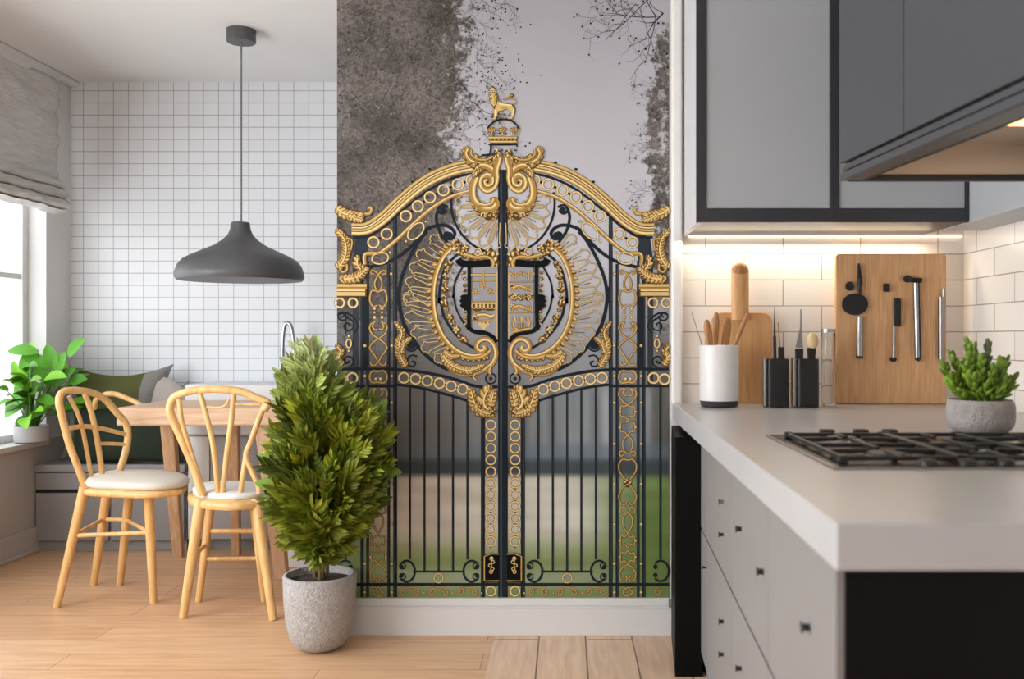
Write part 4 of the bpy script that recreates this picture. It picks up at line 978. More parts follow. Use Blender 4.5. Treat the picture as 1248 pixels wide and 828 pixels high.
# ---------- potted tree
TYc=3.50; tX=at(390,700,TYc).x
pt=empty('potted_tree',(tX,TYc,0),'bushy yellow-green potted tree in a round textured concrete pot on the floor','plant')
k=TYc/F; zr=H-(699-VY)*k
prf=[(0,0),(.045,0),(.07,.004),(.095,.022),(.112,.055),(.124,.11),(.131,.19),(.1335,zr-.006),(.130,zr),(.122,zr),(.119,zr-.03),(0,zr-.03)]
prf2=[]
for a,b_ in zip(prf,prf[1:]): prf2+= [a]
prf2.append(prf[-1])
MB().lathe(prf2,tX,TYc,0,n=64).build('pot',M['pot'],pt,smooth=True,angle=60)
MB().lathe([(0,.012),(.06,.009),(.12,.0)],tX,TYc,zr-.028,n=40).build('soil',M['soil'],pt,smooth=True)
R=random.Random(5)
sm_=MB()
for px,py in ((372,640),(381,630),(388,620),(396,630),(406,636),(392,600)):
    e=at(px,py,TYc-R.uniform(-.02,.05)); b0=Vector((tX+(px-388)*k*.45,TYc+R.uniform(-.03,.03),zr-.02))
    m_=(b0+e)/2+Vector(((px-388)*k*.15*-1,0,0))
    sm_.tube(smooth_path([b0,m_,e,e+Vector(((px-388)*.004,0,.25))],4),[.009]+[.007]*11+[.004],7)
sm_.build('stems',M['stem'],pt,smooth=True)
# canopy outline in rows: y, left, right
env=[(408,383,388),(420,378,396),(440,352,405),(458,352,412),(475,338,412),(490,338,416),(500,345,452),(515,352,462),(530,338,474),(550,322,478),(575,322,480),(600,320,478),(620,330,466),(640,345,446),(655,350,432),(678,368,416)]
def rng(y):
    for (a,l,r),(b_,l2,r2) in zip(env,env[1:]):
        if a<=y<=b_: t=(y-a)/(b_-a); return l+(l2-l)*t,r+(r2-r)*t
    return env[-1][1:]
fm=MB()
def frnd(mb,base,d,nrm,l,cc):
    d=Vector(d).normalized(); n=Vector(nrm); n=(n-d*n.dot(d)).normalized(); s_=d.cross(n)
    c=lin(cc); K=5; curve=R.uniform(-.35,.35)
    leafm(mb,base,d,n,l,l*.075,c,droop=curve,st=5,fold=.1)
    p=Vector(base); dd=d.copy()
    for i in range(K):
        t=(i+.8)/(K+1); q=p+dd*(l*t)-n*(curve*.5*l*t*t)
        for sd in (1,-1):
            ld=(dd*.95+s_*sd*(.72-.3*t)+n*R.uniform(-.12,.2)-n*curve*t*.6).normalized()
            ll=l*(.46*math.sin(math.pi*(.25+.62*t)))*R.uniform(.85,1.15)
            f2=R.uniform(.88,1.1); c2=lin([v*f2 for v in cc])
            leafm(mb,q,ld,n+s_*sd*.3,ll,ll*.15,c2,droop=R.uniform(-.1,.5),st=4,fold=.2)
def fernprof(t): return (math.sin(math.pi*min(1,t*.88+.1))**.9)
cnt=0
while cnt<860:
    py=R.uniform(424,676); l,r=rng(py)
    if R.random()>(r-l)/160+.12: continue
    u=R.uniform(-1,1); v=R.uniform(-1,1)
    if u*u+v*v>1: continue
    rad=math.sqrt(u*u+v*v)
    if rad<.35 and R.random()<.75: continue
    px=(l+r)/2+u*(r-l)/2*.80
    depth=min(.165,(r-l)/2*k*.8)
    Yc=TYc-.045 - .03*min(1,max(0,(620-py)/100))
    p=at(px,py,Yc); p.y+=v*depth
    t=(py-412)/256
    dr=Vector((u*(.75+.5*t),v*.7,.95-.75*t*t+R.uniform(-.25,.25)))+Vector((R.uniform(-.3,.3),R.uniform(-.3,.3),0))
    dr.normalize(); L_=R.uniform(.065,.115)*(1 if py>440 else .8); base=p-dr*L_*.85
    mixv=R.random(); 
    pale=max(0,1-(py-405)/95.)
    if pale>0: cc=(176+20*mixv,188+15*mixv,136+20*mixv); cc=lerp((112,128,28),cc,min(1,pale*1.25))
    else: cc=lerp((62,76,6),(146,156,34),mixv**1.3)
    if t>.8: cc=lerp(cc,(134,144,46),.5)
    nrm=Vector((u*.3,-.8+v*.3,.6))+Vector((R.uniform(-.5,.5),R.uniform(-.3,.3),R.uniform(-.3,.3)))
    # keep clear of the wall
    if p.y>YM-.03: p.y=YM-.04
    base.y=min(base.y,YM-.05)
    if (base+dr*L_).y>YM-.03: dr.y=0; dr.normalize()
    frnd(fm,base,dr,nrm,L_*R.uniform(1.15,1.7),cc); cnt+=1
for px,py,dx,dz,l in ((385,425,.0,1,.13),(400,445,.1,.9,.13),(372,440,-.15,1,.12),(362,462,-.5,.85,.12),(350,478,-.75,.6,.12),(345,490,-1,.05,.10),(402,470,.15,.9,.13),(462,500,.5,.85,.12),(450,505,.1,1,.1),(470,540,.8,.3,.1),(476,575,1,0,.1),(326,560,-.9,.4,.11),(324,590,-1,.15,.11),(330,605,-.9,-.2,.1),(375,470,-.1,.9,.14),(390,480,.1,.9,.14)):
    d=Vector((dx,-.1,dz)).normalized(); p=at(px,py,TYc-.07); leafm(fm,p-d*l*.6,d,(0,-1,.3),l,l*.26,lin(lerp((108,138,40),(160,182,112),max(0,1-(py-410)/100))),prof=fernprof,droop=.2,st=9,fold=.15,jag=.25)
fm.v=[(x,min(3.60+(y-3.60)*.2,3.635) if y>3.60 else y,z) for x,y,z in fm.v]
fm.build('foliage',M['leaf'],pt,smooth=False)
# ============================================================ KITCHEN
CX0b=(819-VX)*YM/F; CYF=1.27; CX0f=.363
wt=MB().prism([(CX0b,YM-.002),(CX0f,CYF),(XR-.002,CYF),(XR-.002,YM-.002)],CT-.064,CT).build('worktop',M['top'],None,bevel=.004)
tag(wt,'continuous pale grey stone worktop with thick white edge over the drawers','worktop')
# base cabinet
fx=lambda y:.3168+.04474*y-.003
bc=empty('base_cabinet',(.9,2.2,0),'warm grey base cabinet with small knobs and a diagonal seam below worktop','cabinet')
zt_=CT-.066
FB=1.30
MB().prism([(fx(3.2)+.02,3.2),(fx(FB)+.02,FB+.02),(XR-.01,FB+.02),(XR-.01,YM-.003),(fx(3.2)+.02,YM-.003)],.0,zt_).build('carcass',M['cab'],bc)
MB().prism([(.369,3.2),(.462,3.2),(.462,YM-.022),(.405,YM-.022)],0,zt_-.02).build('black_gap_fill',M['blackg'],bc,bevel=.002)  # black box painting the dark recessed gap at the wall end
MB().box(fx(FB)+.012,XR-.01,FB,FB+.018,.0,zt_).build('black_open_front',M['blackg'],bc,bevel=.002)  # black sheet painting the dark open space below the worktop
DOORS=[]
def face(y0,y1,z0,z1,name='door',m='cab'):
    a0,a1=fx(y0),fx(y1)
    o=MB().prism([(a0,y0),(a0+.018,y0),(a1+.018,y1),(a1,y1)][::1],z0,z1).build(name,M[m],bc,bevel=.0015); DOORS.append((y0,y1,z0,z1,o)); return o
cols=[(1.302,1.851),(1.857,2.402),(2.408,3.018),(3.024,3.196)]
ZS=.505
for (a,b_) in cols:
    face(a,b_,ZS+.004,zt_-.004); face(a,b_,.085,ZS-.004)
for y0,y1 in ((FB+.02,3.2),):
    MB().prism([(fx(y0)+.0185,y0),(fx(y0)+.0195,y0),(fx(y1)+.0195,y1),(fx(y1)+.0185,y1)],.08,zt_).build('dark_seam',M['benchd'],bc)
def ypx(px): return .3168/((px-VX)/F-.04474)
for px,py,r in ((883,612,.011),(883,652,.010),(905,645,.012),(932,697,.012),(862,692,.007),(883,758,.011),(883,798,.011),(989,765,.012),(905,815,.011)):
    y=ypx(px); z_=H-(py-VY)*y/F
    MB().tube([(fx(y)+.002,y,z_),(fx(y)-.010,y,z_),(fx(y)-.013,y,z_)],[r*.45,r*.5,r*.85],14).build('knob',M['dark'] if py>640 else M['steel'],next((d_[4] for d_ in DOORS if d_[0]-.01<=y<=d_[1]+.01 and d_[2]-.01<=z_<=d_[3]+.01),bc),smooth=True,angle=40)
# hob
hb=empty('gas_hob',(.86,2.1,CT),'black glass gas hob with cast iron grates set in the worktop','hob')
HX0,HX1,HY0,HY1=.515,1.225,1.80,2.405
hz0=CT+.0005
MB().box(HX0,HX1,HY0,HY1,hz0,hz0+.004).build('glass_plate',M['hobg'],hb,bevel=.003)
MB().box(HX0-.006,HX0,HY0,HY1,hz0,hz0+.003).box(HX0-.006,HX1,HY0-.006,HY0,hz0,hz0+.003).build('steel_edge',M['hoblip'],hb,bevel=.001)
zg=hz0+.004
for bx_,by_,r in ((.66,2.26,.042),(.66,1.95,.05),(.87,2.12,.062),(1.08,2.26,.042),(1.08,1.95,.05)):
    bn=MB().lathe([(0,0),(r*1.25,0),(r*1.2,.003),(r*.9,.004),(r*.85,.006),(0,.006)],bx_,by_,zg,n=32).build('burner',M['steel'],hb,smooth=True,angle=40)
    MB().lathe([(0,0),(r*.8,0),(r*.78,.004),(r*.6,.005),(0,.005)],bx_,by_,zg+.006,n=32).build('burner_cap',M['iron'],bn,smooth=True,angle=40)
def grate(x0,x1):
    m=MB(); y0,y1=HY0+.06,HY1-.09; t=.010; z0=zg+.005
    for a in (x0,x1): m.box(a-t/2,a+t/2,y0,y1,z0,z0+.009)
    for a in (y0,(y0+y1)/2,y1): m.box(x0,x1,a-t/2,a+t/2,z0,z0+.009)
    for a in (x0,x1):
        for b_ in (y0,y1): m.box(a-.009,a+.009,b_-.009,b_+.009,zg,z0+.011)
    xc=(x0+x1)/2
    for yc in ((y0*3+y1)/4,(y0+3*y1)/4):
        for dx,dy in ((1,0),(-1,0),(0,1),(0,-1)):
            L1=(x1-x0)/2 if dx else (y1-y0)/4
            p=Vector((xc+dx*L1,yc+dy*L1,z0+.004)); q=Vector((xc+dx*.028,yc+dy*.028,z0+.006))
            m.bar(p,q,.010,.012)
    m.build('grate',M['iron'],hb,bevel=.0025)
grate(.545,.775); grate(.785,.955); grate(.965,1.195)
for px in (1007,1048,1083):
    x=(px-VX)*2.38/F; MB().box(x-.018,x+.018,2.36,2.385,zg,zg+.017).build('pan_rest',M['iron'],hb,bevel=.004)
for i in range(5):
    x=.70+i*.075; MB().lathe([(0,0),(.017,0),(.016,.009),(.012,.012),(0,.012)],x,1.825,zg,n=20).build('control_knob',M['iron'],hb,smooth=True,angle=40)
# upper wall cabinet
UY=3.225; uz=H+141*UY/F; UX0=(832-VX)*YM/F+.002
ux=lambda px:(px-VX)*UY/F
UT=ZC-.003
uc=empty('wall_cabinet',(.9,3.4,uz),'grey wall cabinet with charcoal frame above the tiled splashback','cabinet')
MB().box(.463,ux(1181),UY+.02,YM-.002,uz+.002,UT).build('carcass',M['uframe'],uc)
MB().prism([(UX0,YM-.036),(ux(848),UY+.004),(.462,UY+.004),(.462,YM-.036)],uz-.004,UT).build('side_panel',M['uside'],uc)
f=MB(); zrr=H+158*UY/F
f.box(ux(848.5),ux(861),UY,UY+.02,uz,UT).box(ux(1012),ux(1023),UY,UY+.02,uz,UT).box(ux(1177),ux(1181),UY,UY+.02,uz,UT)
f.box(ux(861),ux(1012),UY,UY+.02,uz,zrr).box(ux(1023),ux(1177),UY,UY+.02,uz,zrr)
f.build('dark_frame',M['uframe'],uc,bevel=.0015)
MB().box(ux(861)+.001,ux(1012)-.001,UY+.006,UY+.018,zrr+.001,UT).build('door',M['ucab'],uc,bevel=.001)
MB().box(ux(1023)+.001,ux(1177)-.001,UY+.006,UY+.018,zrr+.001,UT).build('door',M['ucab'],uc,bevel=.001)
MB().box(ux(848)+.03,XR-.01,YM-.012,YM-.003,uz-.006,uz+.001).build('light_strip',M['led'],uc)
# side wall cabinet along the right wall
sc=MB().box(ux(1181)+.002,XR-.002,1.9,UY+.25,uz+.0,UT).build('side_cabinet',M['ucab'],None,bevel=.002)
tag(sc,'pale grey cabinet box along the right wall beyond the cooker hood','cabinet')
# hood
hd=empty('cooker_hood',(.95,1.8,1.55),'dark graphite cooker hood unit with warm lit underside at top right','hood')
A=Vector((.694,2.396)); B=Vector((.772,1.592)); dv=(B-A)/(.804)
hx=lambda y: A.x+(A.y-y)*(B.x-A.x)/(A.y-B.y)
Y1h=2.396; Y0h=.95; XH1=1.372
hb0=H+.3985; zse=1.588
def hs(y0,y1,z0,z1,name,m,t=.018,off=0):
    return MB().prism([(hx(y0)+off,y0),(hx(y0)+off+t,y0),(hx(y1)+off+t,y1),(hx(y1)+off,y1)],z0,z1).build(name,M[m],hd,bevel=.0012)
ysp=A.y-(A.y-B.y)*0+0; 
# door split at px 1101
def yh(px): 
    lo,hi=Y0h,Y1h
    for _ in range(40):
        m_=(lo+hi)/2
        if VX+hx(m_)*F/m_>px: lo=m_
        else: hi=m_
    return lo
ys_=yh(1101)
hs(ys_+.0025,Y1h,zse+.005,UT,'door','hood'); hs(1.45,ys_-.0025,zse+.005,UT,'door','hood'); hs(Y0h,1.445,zse+.005,UT,'door','hood')
hs(Y0h,Y1h-.002,hb0+.023,zse-.001,'fascia','hood',off=.004); hs(Y0h,Y1h,hb0,hb0+.018,'fascia','hood')
MB().prism([(hx(Y0h)+.019,Y0h),(hx(Y1h)+.019,Y1h-.003),(XH1,Y1h-.003),(XH1,Y0h)][::-1],hb0+.10,UT).build('carcass',M['hoodseam'],hd)
MB().prism([(hx(Y0h)+.0185,Y0h),(hx(Y0h)+.024,Y0h),(hx(Y1h)+.024,Y1h-.002),(hx(Y1h)+.0185,Y1h-.002)],hb0+.001,UT).build('seam_backing',M['hoodseam'],hd)
# underside rim
m=MB(); rimw=.045
m.prism([(hx(Y0h)+.006,Y0h),(hx(Y0h)+.006+rimw+.02,Y0h),(hx(Y1h)+.006+rimw,Y1h-.03),(hx(Y1h)+.006,Y1h-.03)],hb0-.002,hb0+.006)
m.build('underside_rim',M['hood'],hd,bevel=.001)
MB().prism([(hx(Y0h)+rimw+.03,Y0h),(hx(Y0h)+rimw+.036,Y0h),(hx(Y1h)+rimw+.012,Y1h-.03),(hx(Y1h)+rimw+.006,Y1h-.03)],hb0-.003,hb0+.012).build('dark_groove',M['hoodseam'],hd)
XR2=1.165
MB().box(hx(Y1h)+.02,XR2,Y1h-.03,Y1h,hb0-.002,hb0+.012).build('dark_lip',M['hoodseam'],hd,bevel=.001)
MB().box(hx(Y1h)+.03,XR2,Y1h-.026,Y1h-.004,hb0+.012,hb0+.10).build('lit_liner',M['hoodin'],hd)
MB().prism([(hx(Y0h)+.05,Y0h),(hx(Y1h)+.03,Y1h-.02),(XR2,Y1h-.02),(XR2,Y0h)][::-1],hb0+.088,hb0+.098).build('liner_roof',M['hoodin'],hd)
MB().box(XR2,XR2+.02,Y0h,Y1h,hb0,hb0+.1).build('liner_side',M['hoodin'],hd)
MB().box(hx(Y1h)+.15,XR2,1.9,1.93,hb0+.06,hb0+.088).build('filter_bar',M['hoodseam'],hd)
MB().box(hx(Y1h)+.16,XR2-.12,2.08,2.12,hb0+.078,hb0+.087).build('hood_light',M['bulb'],hd)
# ---------- items on the back of the worktop
def onc(px,py): return onz(px,py,CT)
def kk(Y): return Y/F
# crock
cy=3.44; k=kk(cy); cx=at(876.5,0,cy).x
ck=empty('utensil_crock',(cx,cy,CT),'tall white ceramic crock with dark base holding wooden spoons','crock')
R_=23.8*k; hh=.222
MB().lathe([(0,0),(R_*.86,0),(R_*.93,.004),(R_*.985,.022)],cx,cy,CT+.001,n=48).build('dark_base',M['ceramb'],ck,smooth=True,angle=40)
MB().lathe([(R_*.985,.0225),(R_,.035),(R_,hh),(R_-.004,hh+.002),(R_-.007,hh-.002),(R_-.007,.03),(0,.03)],cx,cy,CT+.001,n=48).build('crock_body',M['ceram'],ck,smooth=True,angle=50)
def spoonb(px0,py0,px1,py1,w,name,label,cat='spoon',m='spoon',Yo=0,hl=.10,grp='utensils in the white crock'):
    top=at(px1,py1,cy+Yo); bot=at(px0,py0,cy+Yo*.4)
    d=(top-bot).normalized(); foot_=bot.copy()
    b_=MB(); P_=[foot_+ (top-foot_)*t for t in (0,.3,.5,.6)]
    L=(top-foot_).length; s_=d.cross(Vector((0,1,0))).normalized()
    V=[]; N=10; K=12
    for i in range(N+1):
        t=i/N; q=foot_+d*L*t
        u=max(0,(t-(1-hl/L))/(hl/L)); ww=.006+(w-.006)*math.sin(math.pi*min(1,u*.84+.0))**.7 if u>0 else .006
        if t==1: ww=w*.45
        th_=.006 if u==0 else .0055
        for j in range(K):
            a=2*math.pi*j/K; V.append(q+s_*math.cos(a)*ww+Vector((0,1,0))*math.sin(a)*th_)
    Fc=[]
    for i in range(N):
        for j in range(K): Fc.append((i*K+j,(i+1)*K+j,(i+1)*K+(j+1)%K,i*K+(j+1)%K))
    Fc.append(tuple(range(K))); Fc.append(tuple(reversed(range(N*K,(N+1)*K))))
    o=b_.add(V,Fc).build(name,M[m],None,smooth=True,angle=60); tag(o,label,cat,grp); return o
spoonb(872,470,861,390,.0145,'wooden_spoon','short rounded wooden spoon leaning left in the crock',Yo=-.03,hl=.11)
spoonb(868,480,873,381,.0135,'wooden_spatula','broad wooden spatula upright between the spoons in the crock','spatula',Yo=.02,hl=.14)
spoonb(874,484,888,388,.0150,'wooden_paddle_spoon','dark brown wooden paddle spoon at the middle back of the crock',Yo=.035,hl=.14)
o=spoonb(872,480,911,382,.0085,'wooden_stirrer','slim pale wooden stirrer leaning far right out of the crock','stirrer',Yo=-.035,hl=.16)
# steel knife in crock
a=at(862,425,cy-.02); b_=at(843,381,cy-.02)
o=MB().bar(at(868,460,cy-.02),b_,.006,.0025,w2=.002).build('steel_skewer',M['steel'],None); tag(o,'thin steel skewer leaning left over the rim of the crock','skewer','utensils in the white crock')
# paddle cutting board
Yp_=3.60
pb=empty('cutting_board',(at(905,0,Yp_).x,Yp_,CT),'round-handled wooden cutting board leaning on the tiles behind the crock','cutting board')
def outl(pts,Y,rx=0): return [at(x,y,Y) for x,y in pts]
def plate(pts,Y0,Y1,name,m,par,bev=.003,lean=0):
    m_=MB(); n=len(pts); zb_=min(H-(y-VY)*Y0/F for x,y in pts)
    V=[]
    for Y in (Y0,Y1):
        for x,y in pts:
            p=at(x,y,Y0); p.y=Y; p.y+=lean*(p.z-zb_); V.append(p)
    A_=sum(pts[i][0]*pts[(i+1)%n][1]-pts[(i+1)%n][0]*pts[i][1] for i in range(n))
    Fc=[tuple(range(n)),tuple(range(n,2*n))[::-1]]+[(i,n+i,n+(i+1)%n,(i+1)%n) for i in range(n)]
    if A_>0: Fc=[f[::-1] for f in Fc]
    return m_.add(V,Fc).build(name,M[m],par,bevel=bev)
yb=VY+(H-CT-.001)*F/Yp_
def rnd(x0,y0,x1,y1,r,n=5,low=True):
    P=[]
    for cx_,cy_,a0 in ((x1-r,y0+r,-90),(x1-(r if low else 0),y1-(r if low else 0),0),(x0+(r if low else 0),y1-(r if low else 0),90),(x0+r,y0+r,180)):
        if not low and a0 in (0,90): P.append((cx_,cy_)); continue
        for i in range(n+1):
            a=math.radians(a0+90*i/n); P.append((cx_+r*math.cos(a),cy_+r*math.sin(a)))
    return P
plate(rnd(868,381,942,yb,12,low=False),Yp_-.01,Yp_+.012,'board_blade','paddle',pb,lean=.02)
hx_=at(902,0,Yp_).x
MB().tube([at(902,390,Yp_-.012),at(902,330,Yp_-.02)],.0335,24,flat=.55,flatdir=(0,1,0)).build('handle',M['paddle'],pb,smooth=True,angle=40,bevel=.0)
MB().ell(at(902,330,Yp_-.02),(.0335,.02,.033),n=24,k=12).build('handle_knob',M['spoon'],pb,smooth=True)
# black tool caddies
def caddy(px0,px1,pyt,Y,label,side):
    k=kk(Y); x0=at(px0,0,Y).x; x1=at(px1,0,Y).x; h=(497-pyt)*k*1.0
    h=H-(pyt-VY)*Y/F-CT
    e=empty('utensil_holder',((x0+x1)/2,Y,CT),label,'holder','black utensil holders')
    m=MB(); t=.004; d=.055
    P_=[]
    for cx_,cy_,a0 in ((x1-.012,Y+d-.012,0),(x0+.012,Y+d-.012,90),(x0+.012,Y-.0+.012-.01,180),(x1-.012,Y+.012-.01,270)):
        for i in range(5):
            a=math.radians(a0+22.5*i); P_.append((cx_+.012*math.cos(a),cy_+.012*math.sin(a)))
    n=len(P_); ccx=sum(p[0] for p in P_)/n; ccy=sum(p[1] for p in P_)/n
    V=[]
    for s_,zz in ((1,0),(1,h),(.88,h),(.88,.006)):
        for p in P_: V.append((ccx+(p[0]-ccx)*s_,ccy+(p[1]-ccy)*s_,CT+.001+zz))
    Fc=[tuple(reversed(range(n)))]
    for i in range(3):
        for j in range(n): Fc.append((i*n+j,i*n+(j+1)%n,(i+1)*n+(j+1)%n,(i+1)*n+j))
    Fc.append(tuple(range(3*n,4*n)))
    m.add(V,Fc).build('holder_body',M['black'],e,smooth=True,angle=40)
    sx=at(side,0,Y).x
    MB().box(sx-.006,x0-.0005,Y+.002,Y+.045,CT+.001,CT+h+.004).build('steel_side',M['hoblip'],e,bevel=.004)
    return e
caddy(935.5,962,438,3.40,'left black utensil holder with knives beside the crock',933)
caddy(971.5,998,438,3.40,'right black utensil holder with a brush beside the glass jar',969)
def tool(name,label,cat,grp,segs):
    e=None
    root=empty(name,at(segs[0][1][0],segs[0][1][1],3.42),label,cat,grp)
    for nm,p,q,w,h,m,w2 in segs:
        MB().bar(at(p[0],p[1],3.42),at(q[0],q[1],3.42),w,h,w2=w2).build(nm,M[m],root,bevel=min(w,h)*.2)
    return root
tool('kitchen_knife','black slim knife standing tallest in the left black holder','knife','tools in the black holders',[('handle',(945,470),(944,410),.012,.009,'black',.010),('blade',(944,410),(944,374),.008,.002,'dark',.002)])
tool('basting_brush','thin red-brown stick with black collar in the left holder','stick','tools in the black holders',[('stick',(951,430),(948,393),.006,.005,'spoon',.004),('collar',(953,470),(952,423),.020,.012,'black',.022)])
tool('paring_knife','pointed wide steel blade with black collar in the right holder','knife','tools in the black holders',[('collar',(974,470),(974,425),.022,.012,'black',.030),('blade',(974,424),(976,399),.028,.003,'hoblip',.006),('tip_rod',(976,400),(976,377),.006,.005,'steel',.005)])
br=empty('scrub_brush',at(990,430,3.42),'round wooden scrub brush with dark collar in the right holder','brush','tools in the black holders')
MB().ell(at(990,416,3.43),(.022,.018,.032),n=20,k=12).build('brush_head',M['bristle'],br,smooth=True)
MB().bar(at(989,470,3.43),at(989,424,3.43),.012,.012,w2=.03,h2=.02).build('collar',M['black'],br,bevel=.003)
# glass jar
jy=3.44; jx=at(1009.5,0,jy).x; k=kk(jy)
jr=empty('glass_jar',(jx,jy,CT),'clear glass bottle-jar standing between the holders and oak board','jar')
r=9.0*k
MB().lathe([(0,.003),(r*.9,.003),(r,.01),(r,.12),(r*.92,.135),(r*.9,.145),(r*.96,.15),(r*.96,.265),(r*.9,.27),(r*.9-.002,.265),(r*.9-.002,.15),(r*.86-.001,.138),(r-.003,.118),(r-.003,.012),(0,.008)],jx,jy,CT,n=36).build('jar_glass',M['glass'],jr,smooth=True,angle=50)
MB().lathe([(0,.0),(r*.98,.0),(r*.98,.012),(0,.014)],jx,jy,CT+.271,n=36).build('lid',M['steel'],jr,smooth=True,angle=40)
# oak rack board
BY=3.56
bb=VY+(H-CT-.001)*F/BY
rk=empty('utensil_board',(at(1086,0,BY).x,BY,CT),'large rectangular oak board standing against the tiles with hanging tools','board')
plate(rnd(1018.5,309,1153.5,bb,5,low=False),BY,BY+.022,'board_panel','board',rk,bev=.004)
def TB(name,label,cat): return empty(name,at(1086,400,BY-.01),label,cat,'tools hanging on the oak board')
def bt(par,name,p,q,r,m,Y=BY-.012,r2=None,n=12):
    MB().tube([at(p[0],p[1],Y),at(q[0],q[1],Y)],[r,r2 or r],n).build(name,M[m],par,smooth=True,angle=40)
def dsk(par,name,p,r,m,Y=BY-.009,t=.010,ry=None):
    c_=at(p[0],p[1],Y); m_=MB(); ry=ry or r; n=28
    V=[(c_.x+r*math.cos(2*math.pi*i/n),c_.y+s_*t/2,c_.z+ry*math.sin(2*math.pi*i/n)) for s_ in (-1,1) for i in range(n)]
    m_.add(V,[tuple(range(n)),tuple(reversed(range(n,2*n)))]+[(i,n+i,n+(i+1)%n,(i+1)%n) for i in range(n)]).build(name,M[m],par,bevel=.002)
t1=TB('skimmer','black skimmer with round head and steel handle, leftmost on the oak board','skimmer')
MB().bar(at(1048,348,BY-.012),at(1046.5,321,BY-.012),.022,.010,w2=.007).build('black_grip',M['black'],t1,bevel=.003)
dsk(t1,'round_head',(1042,371),.049,'black',ry=.041,Y=BY-.014); bt(t1,'neck',(1047,358),(1048,340),.008,'black')
bt(t1,'steel_handle',(1048,386),(1047.5,436),.0115,'steel'); bt(t1,'end_cap',(1047.5,434),(1047.5,437),.0125,'dark')
t1b=TB('round_hook','round black hook knob left of the skimmer on oak board','hook'); dsk(t1b,'knob_face',(1035.5,349),.0155,'black',ry=.017,Y=BY-.007,t=.012)
t2=TB('peeler','small black gripped tool with thin steel rod and dark tip on oak board','peeler')
MB().box(at(1089,0,BY).x,at(1096.5,0,BY).x,BY-.017,BY-.003,at(0,398,BY).z,at(0,364,BY).z).build('black_grip',M['black'],t2,bevel=.003)
bt(t2,'steel_rod',(1090,397),(1089,436),.0055,'hoblip'); dsk(t2,'tip',(1088.5,438),.0125,'black',ry=.010,Y=BY-.008)
t2b=TB('square_hook','small square black hook in the middle of the oak board','hook'); MB().box(at(1076,0,BY).x,at(1083,0,BY).x,BY-.014,BY-.0005,at(0,356,BY).z,at(0,346,BY).z).build('hook_block',M['black'],t2b,bevel=.003)
t3=TB('meat_hammer','long steel tool with black hammer head and ball, right of centre','hammer')
bt(t3,'steel_handle',(1116,345),(1118,436),.0095,'steel'); bt(t3,'dark_rail',(1119,345),(1121,436),.005,'black'); bt(t3,'hammer_head',(1107,341),(1123,342),.009,'black'); dsk(t3,'ball',(1106,340),.0135,'black',t=.02,Y=BY-.012); bt(t3,'collar',(1115.5,381),(1120,381),.0085,'black'); bt(t3,'end_cap',(1117,436),(1121,438),.010,'dark')
t4=TB('honing_steel','slim grey steel rod pair hanging at the right edge of oak board','rod')
bt(t4,'steel_rod',(1150,352),(1149,440),.0055,'steel'); bt(t4,'grey_rod',(1147,362),(1147,440),.0075,'hoblip'); bt(t4,'thin_rod',(1144.5,365),(1144,438),.003,'dark')
# succulent
sy=2.485; k=kk(sy); sx=at(1195,0,sy).x
su=empty('potted_succulent',(sx,sy,CT),'green stubby succulent in a low round concrete bowl behind the hob','succulent')
r=39*k; hh=.088
MB().lathe([(0,0),(r*.55,0),(r*.8,.005),(r*.95,.018),(r,.035),(r,.07),(r*.97,.08),(r*.92,hh),(r*.88,hh-.006),(0,hh-.01)],sx,sy,CT+.001,n=56).build('bowl',M['pot2'],su,smooth=True,angle=60)
MB().lathe([(0,.006),(r*.88,0)],sx,sy,CT+hh-.008,n=30).build('soil',M['soil'],su,smooth=True)
R=random.Random(21); sl=MB(); ss2=MB()
def frond(base,tip,n,col):
    base=Vector(base);tip=Vector(tip); ax=(tip-base).normalized(); L=(tip-base).length
    ss2.tube([base,(base+tip)/2,tip],[.004,.0035,.003],6)
    for i in range(n):
        t=.2+.8*i/(n-1); a=i*2.4; o=ax.orthogonal().normalized(); o=Matrix.Rotation(a,3,ax)@o
        d=(ax*(.75+.5*t)+o*(.9-.5*t)).normalized(); p=base+ax*L*t
        g_=R.uniform(.8,1.2); rot=d.to_track_quat('Z','Y').to_matrix()
        sl.ell(p+d*.011,(.0078,.0058,.0165),lin([v*g_ for v in col]),n=7,k=5,rot=rot)
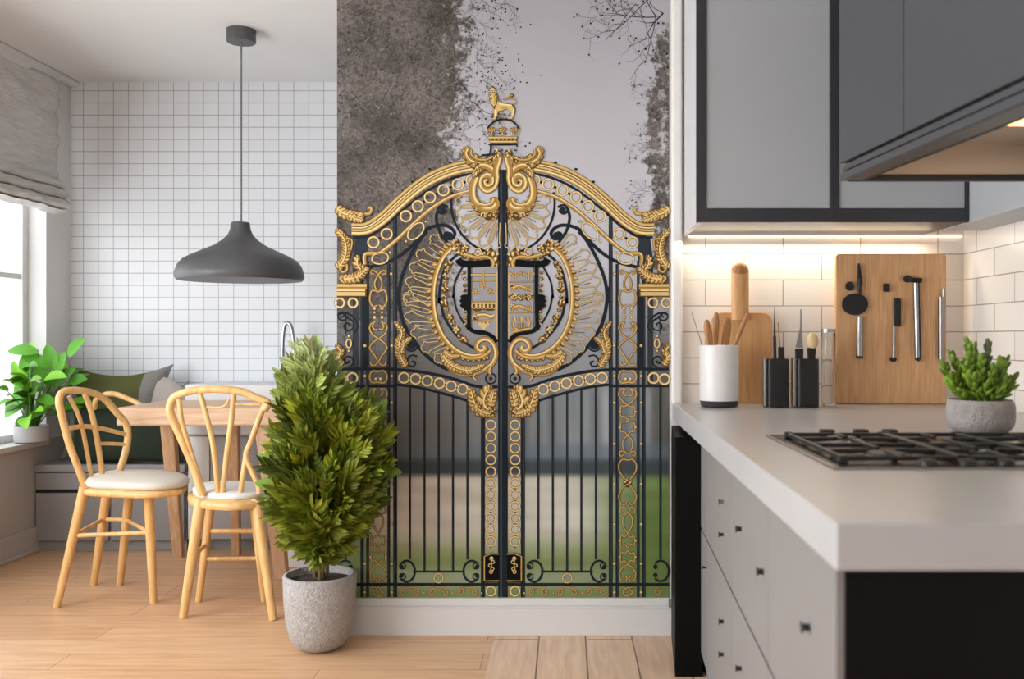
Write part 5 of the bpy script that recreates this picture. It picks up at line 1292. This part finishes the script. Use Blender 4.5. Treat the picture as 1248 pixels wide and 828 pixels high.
for px,py,dy in ((1152,447,0),(1156,470,-.02),(1165,436,.02),(1172,450,-.03),(1180,421,.0),(1188,440,-.04),(1193,428,.03),(1206,424,.01),(1212,445,-.03),(1222,446,.0),(1230,444,.02),(1232,462,-.01),(1160,458,.03),(1200,452,-.05),(1178,462,-.05),(1216,466,-.04),(1224,474,-.03),(1164,478,-.04),(1190,470,-.06),(1205,476,-.06),(1184,448,.05),(1200,440,.05)):
    tp=at(px,py,sy); tp.y+=dy; b0=Vector((sx+(px-1193)*k*.4,sy+dy*.5,CT+hh-.01))
    frond(b0,tp,max(6,int((tp-b0).length/.0085)),(104,132,34) if px!=1206 else (84,98,60))
sl.build('fleshy_leaves',M['suc'],su,smooth=True,angle=180); ss2.build('stems',M['stemg'],su,smooth=True)
# ============================================================ LIGHT + CAMERA
wd=bpy.data.worlds.new('world'); bpy.context.scene.world=wd; wd.use_nodes=True
bg=wd.node_tree.nodes['Background']; bg.inputs[0].default_value=(.93,.97,1,1); bg.inputs[1].default_value=3.0
def area_l(name,loc,rot,sx,sy,power,col):
    l=bpy.data.lights.new(name,'AREA'); l.shape='RECTANGLE'; l.size=sx; l.size_y=sy; l.energy=power; l.color=col
    o=bpy.data.objects.new(name,l); COL.objects.link(o); o.location=loc; o.rotation_euler=rot; return o
area_l('added_near_daylight',(XL-.28,1.45,1.35),(0,-math.pi/2,0),1.7,3.2,150,(.92,.96,1))  # added area lamp outside the unseen near opening, lights room from left front
area_l('under_cabinet_light',((ux(850)+ux(1181))/2,YM-.06,uz-.016),(math.radians(-12),0,0),.95,.03,2.5,(1,.86,.66))
area_l('hood_light_source',(.92,2.0,hb0+.07),(0,0,0),.3,.06,.7,(1,.62,.3))
cam=bpy.data.cameras.new('camera'); co=bpy.data.objects.new('camera',cam); COL.objects.link(co); bpy.context.scene.camera=co
co.location=(0,0,H); co.rotation_euler=(math.pi/2,0,0); cam.sensor_width=36; cam.sensor_fit='HORIZONTAL'; cam.lens=36*F/1248
cam.shift_x=-(VX-624)/1248; cam.shift_y=-(414-VY)/1248; cam.clip_start=.05
cam.dof.use_dof=True; cam.dof.focus_distance=4.0; cam.dof.aperture_fstop=3.2
vs=bpy.context.scene.view_settings; vs.view_transform='Standard'; vs.look='None'; vs.exposure=0.16; vs.gamma=1; vs.use_curve_mapping=False
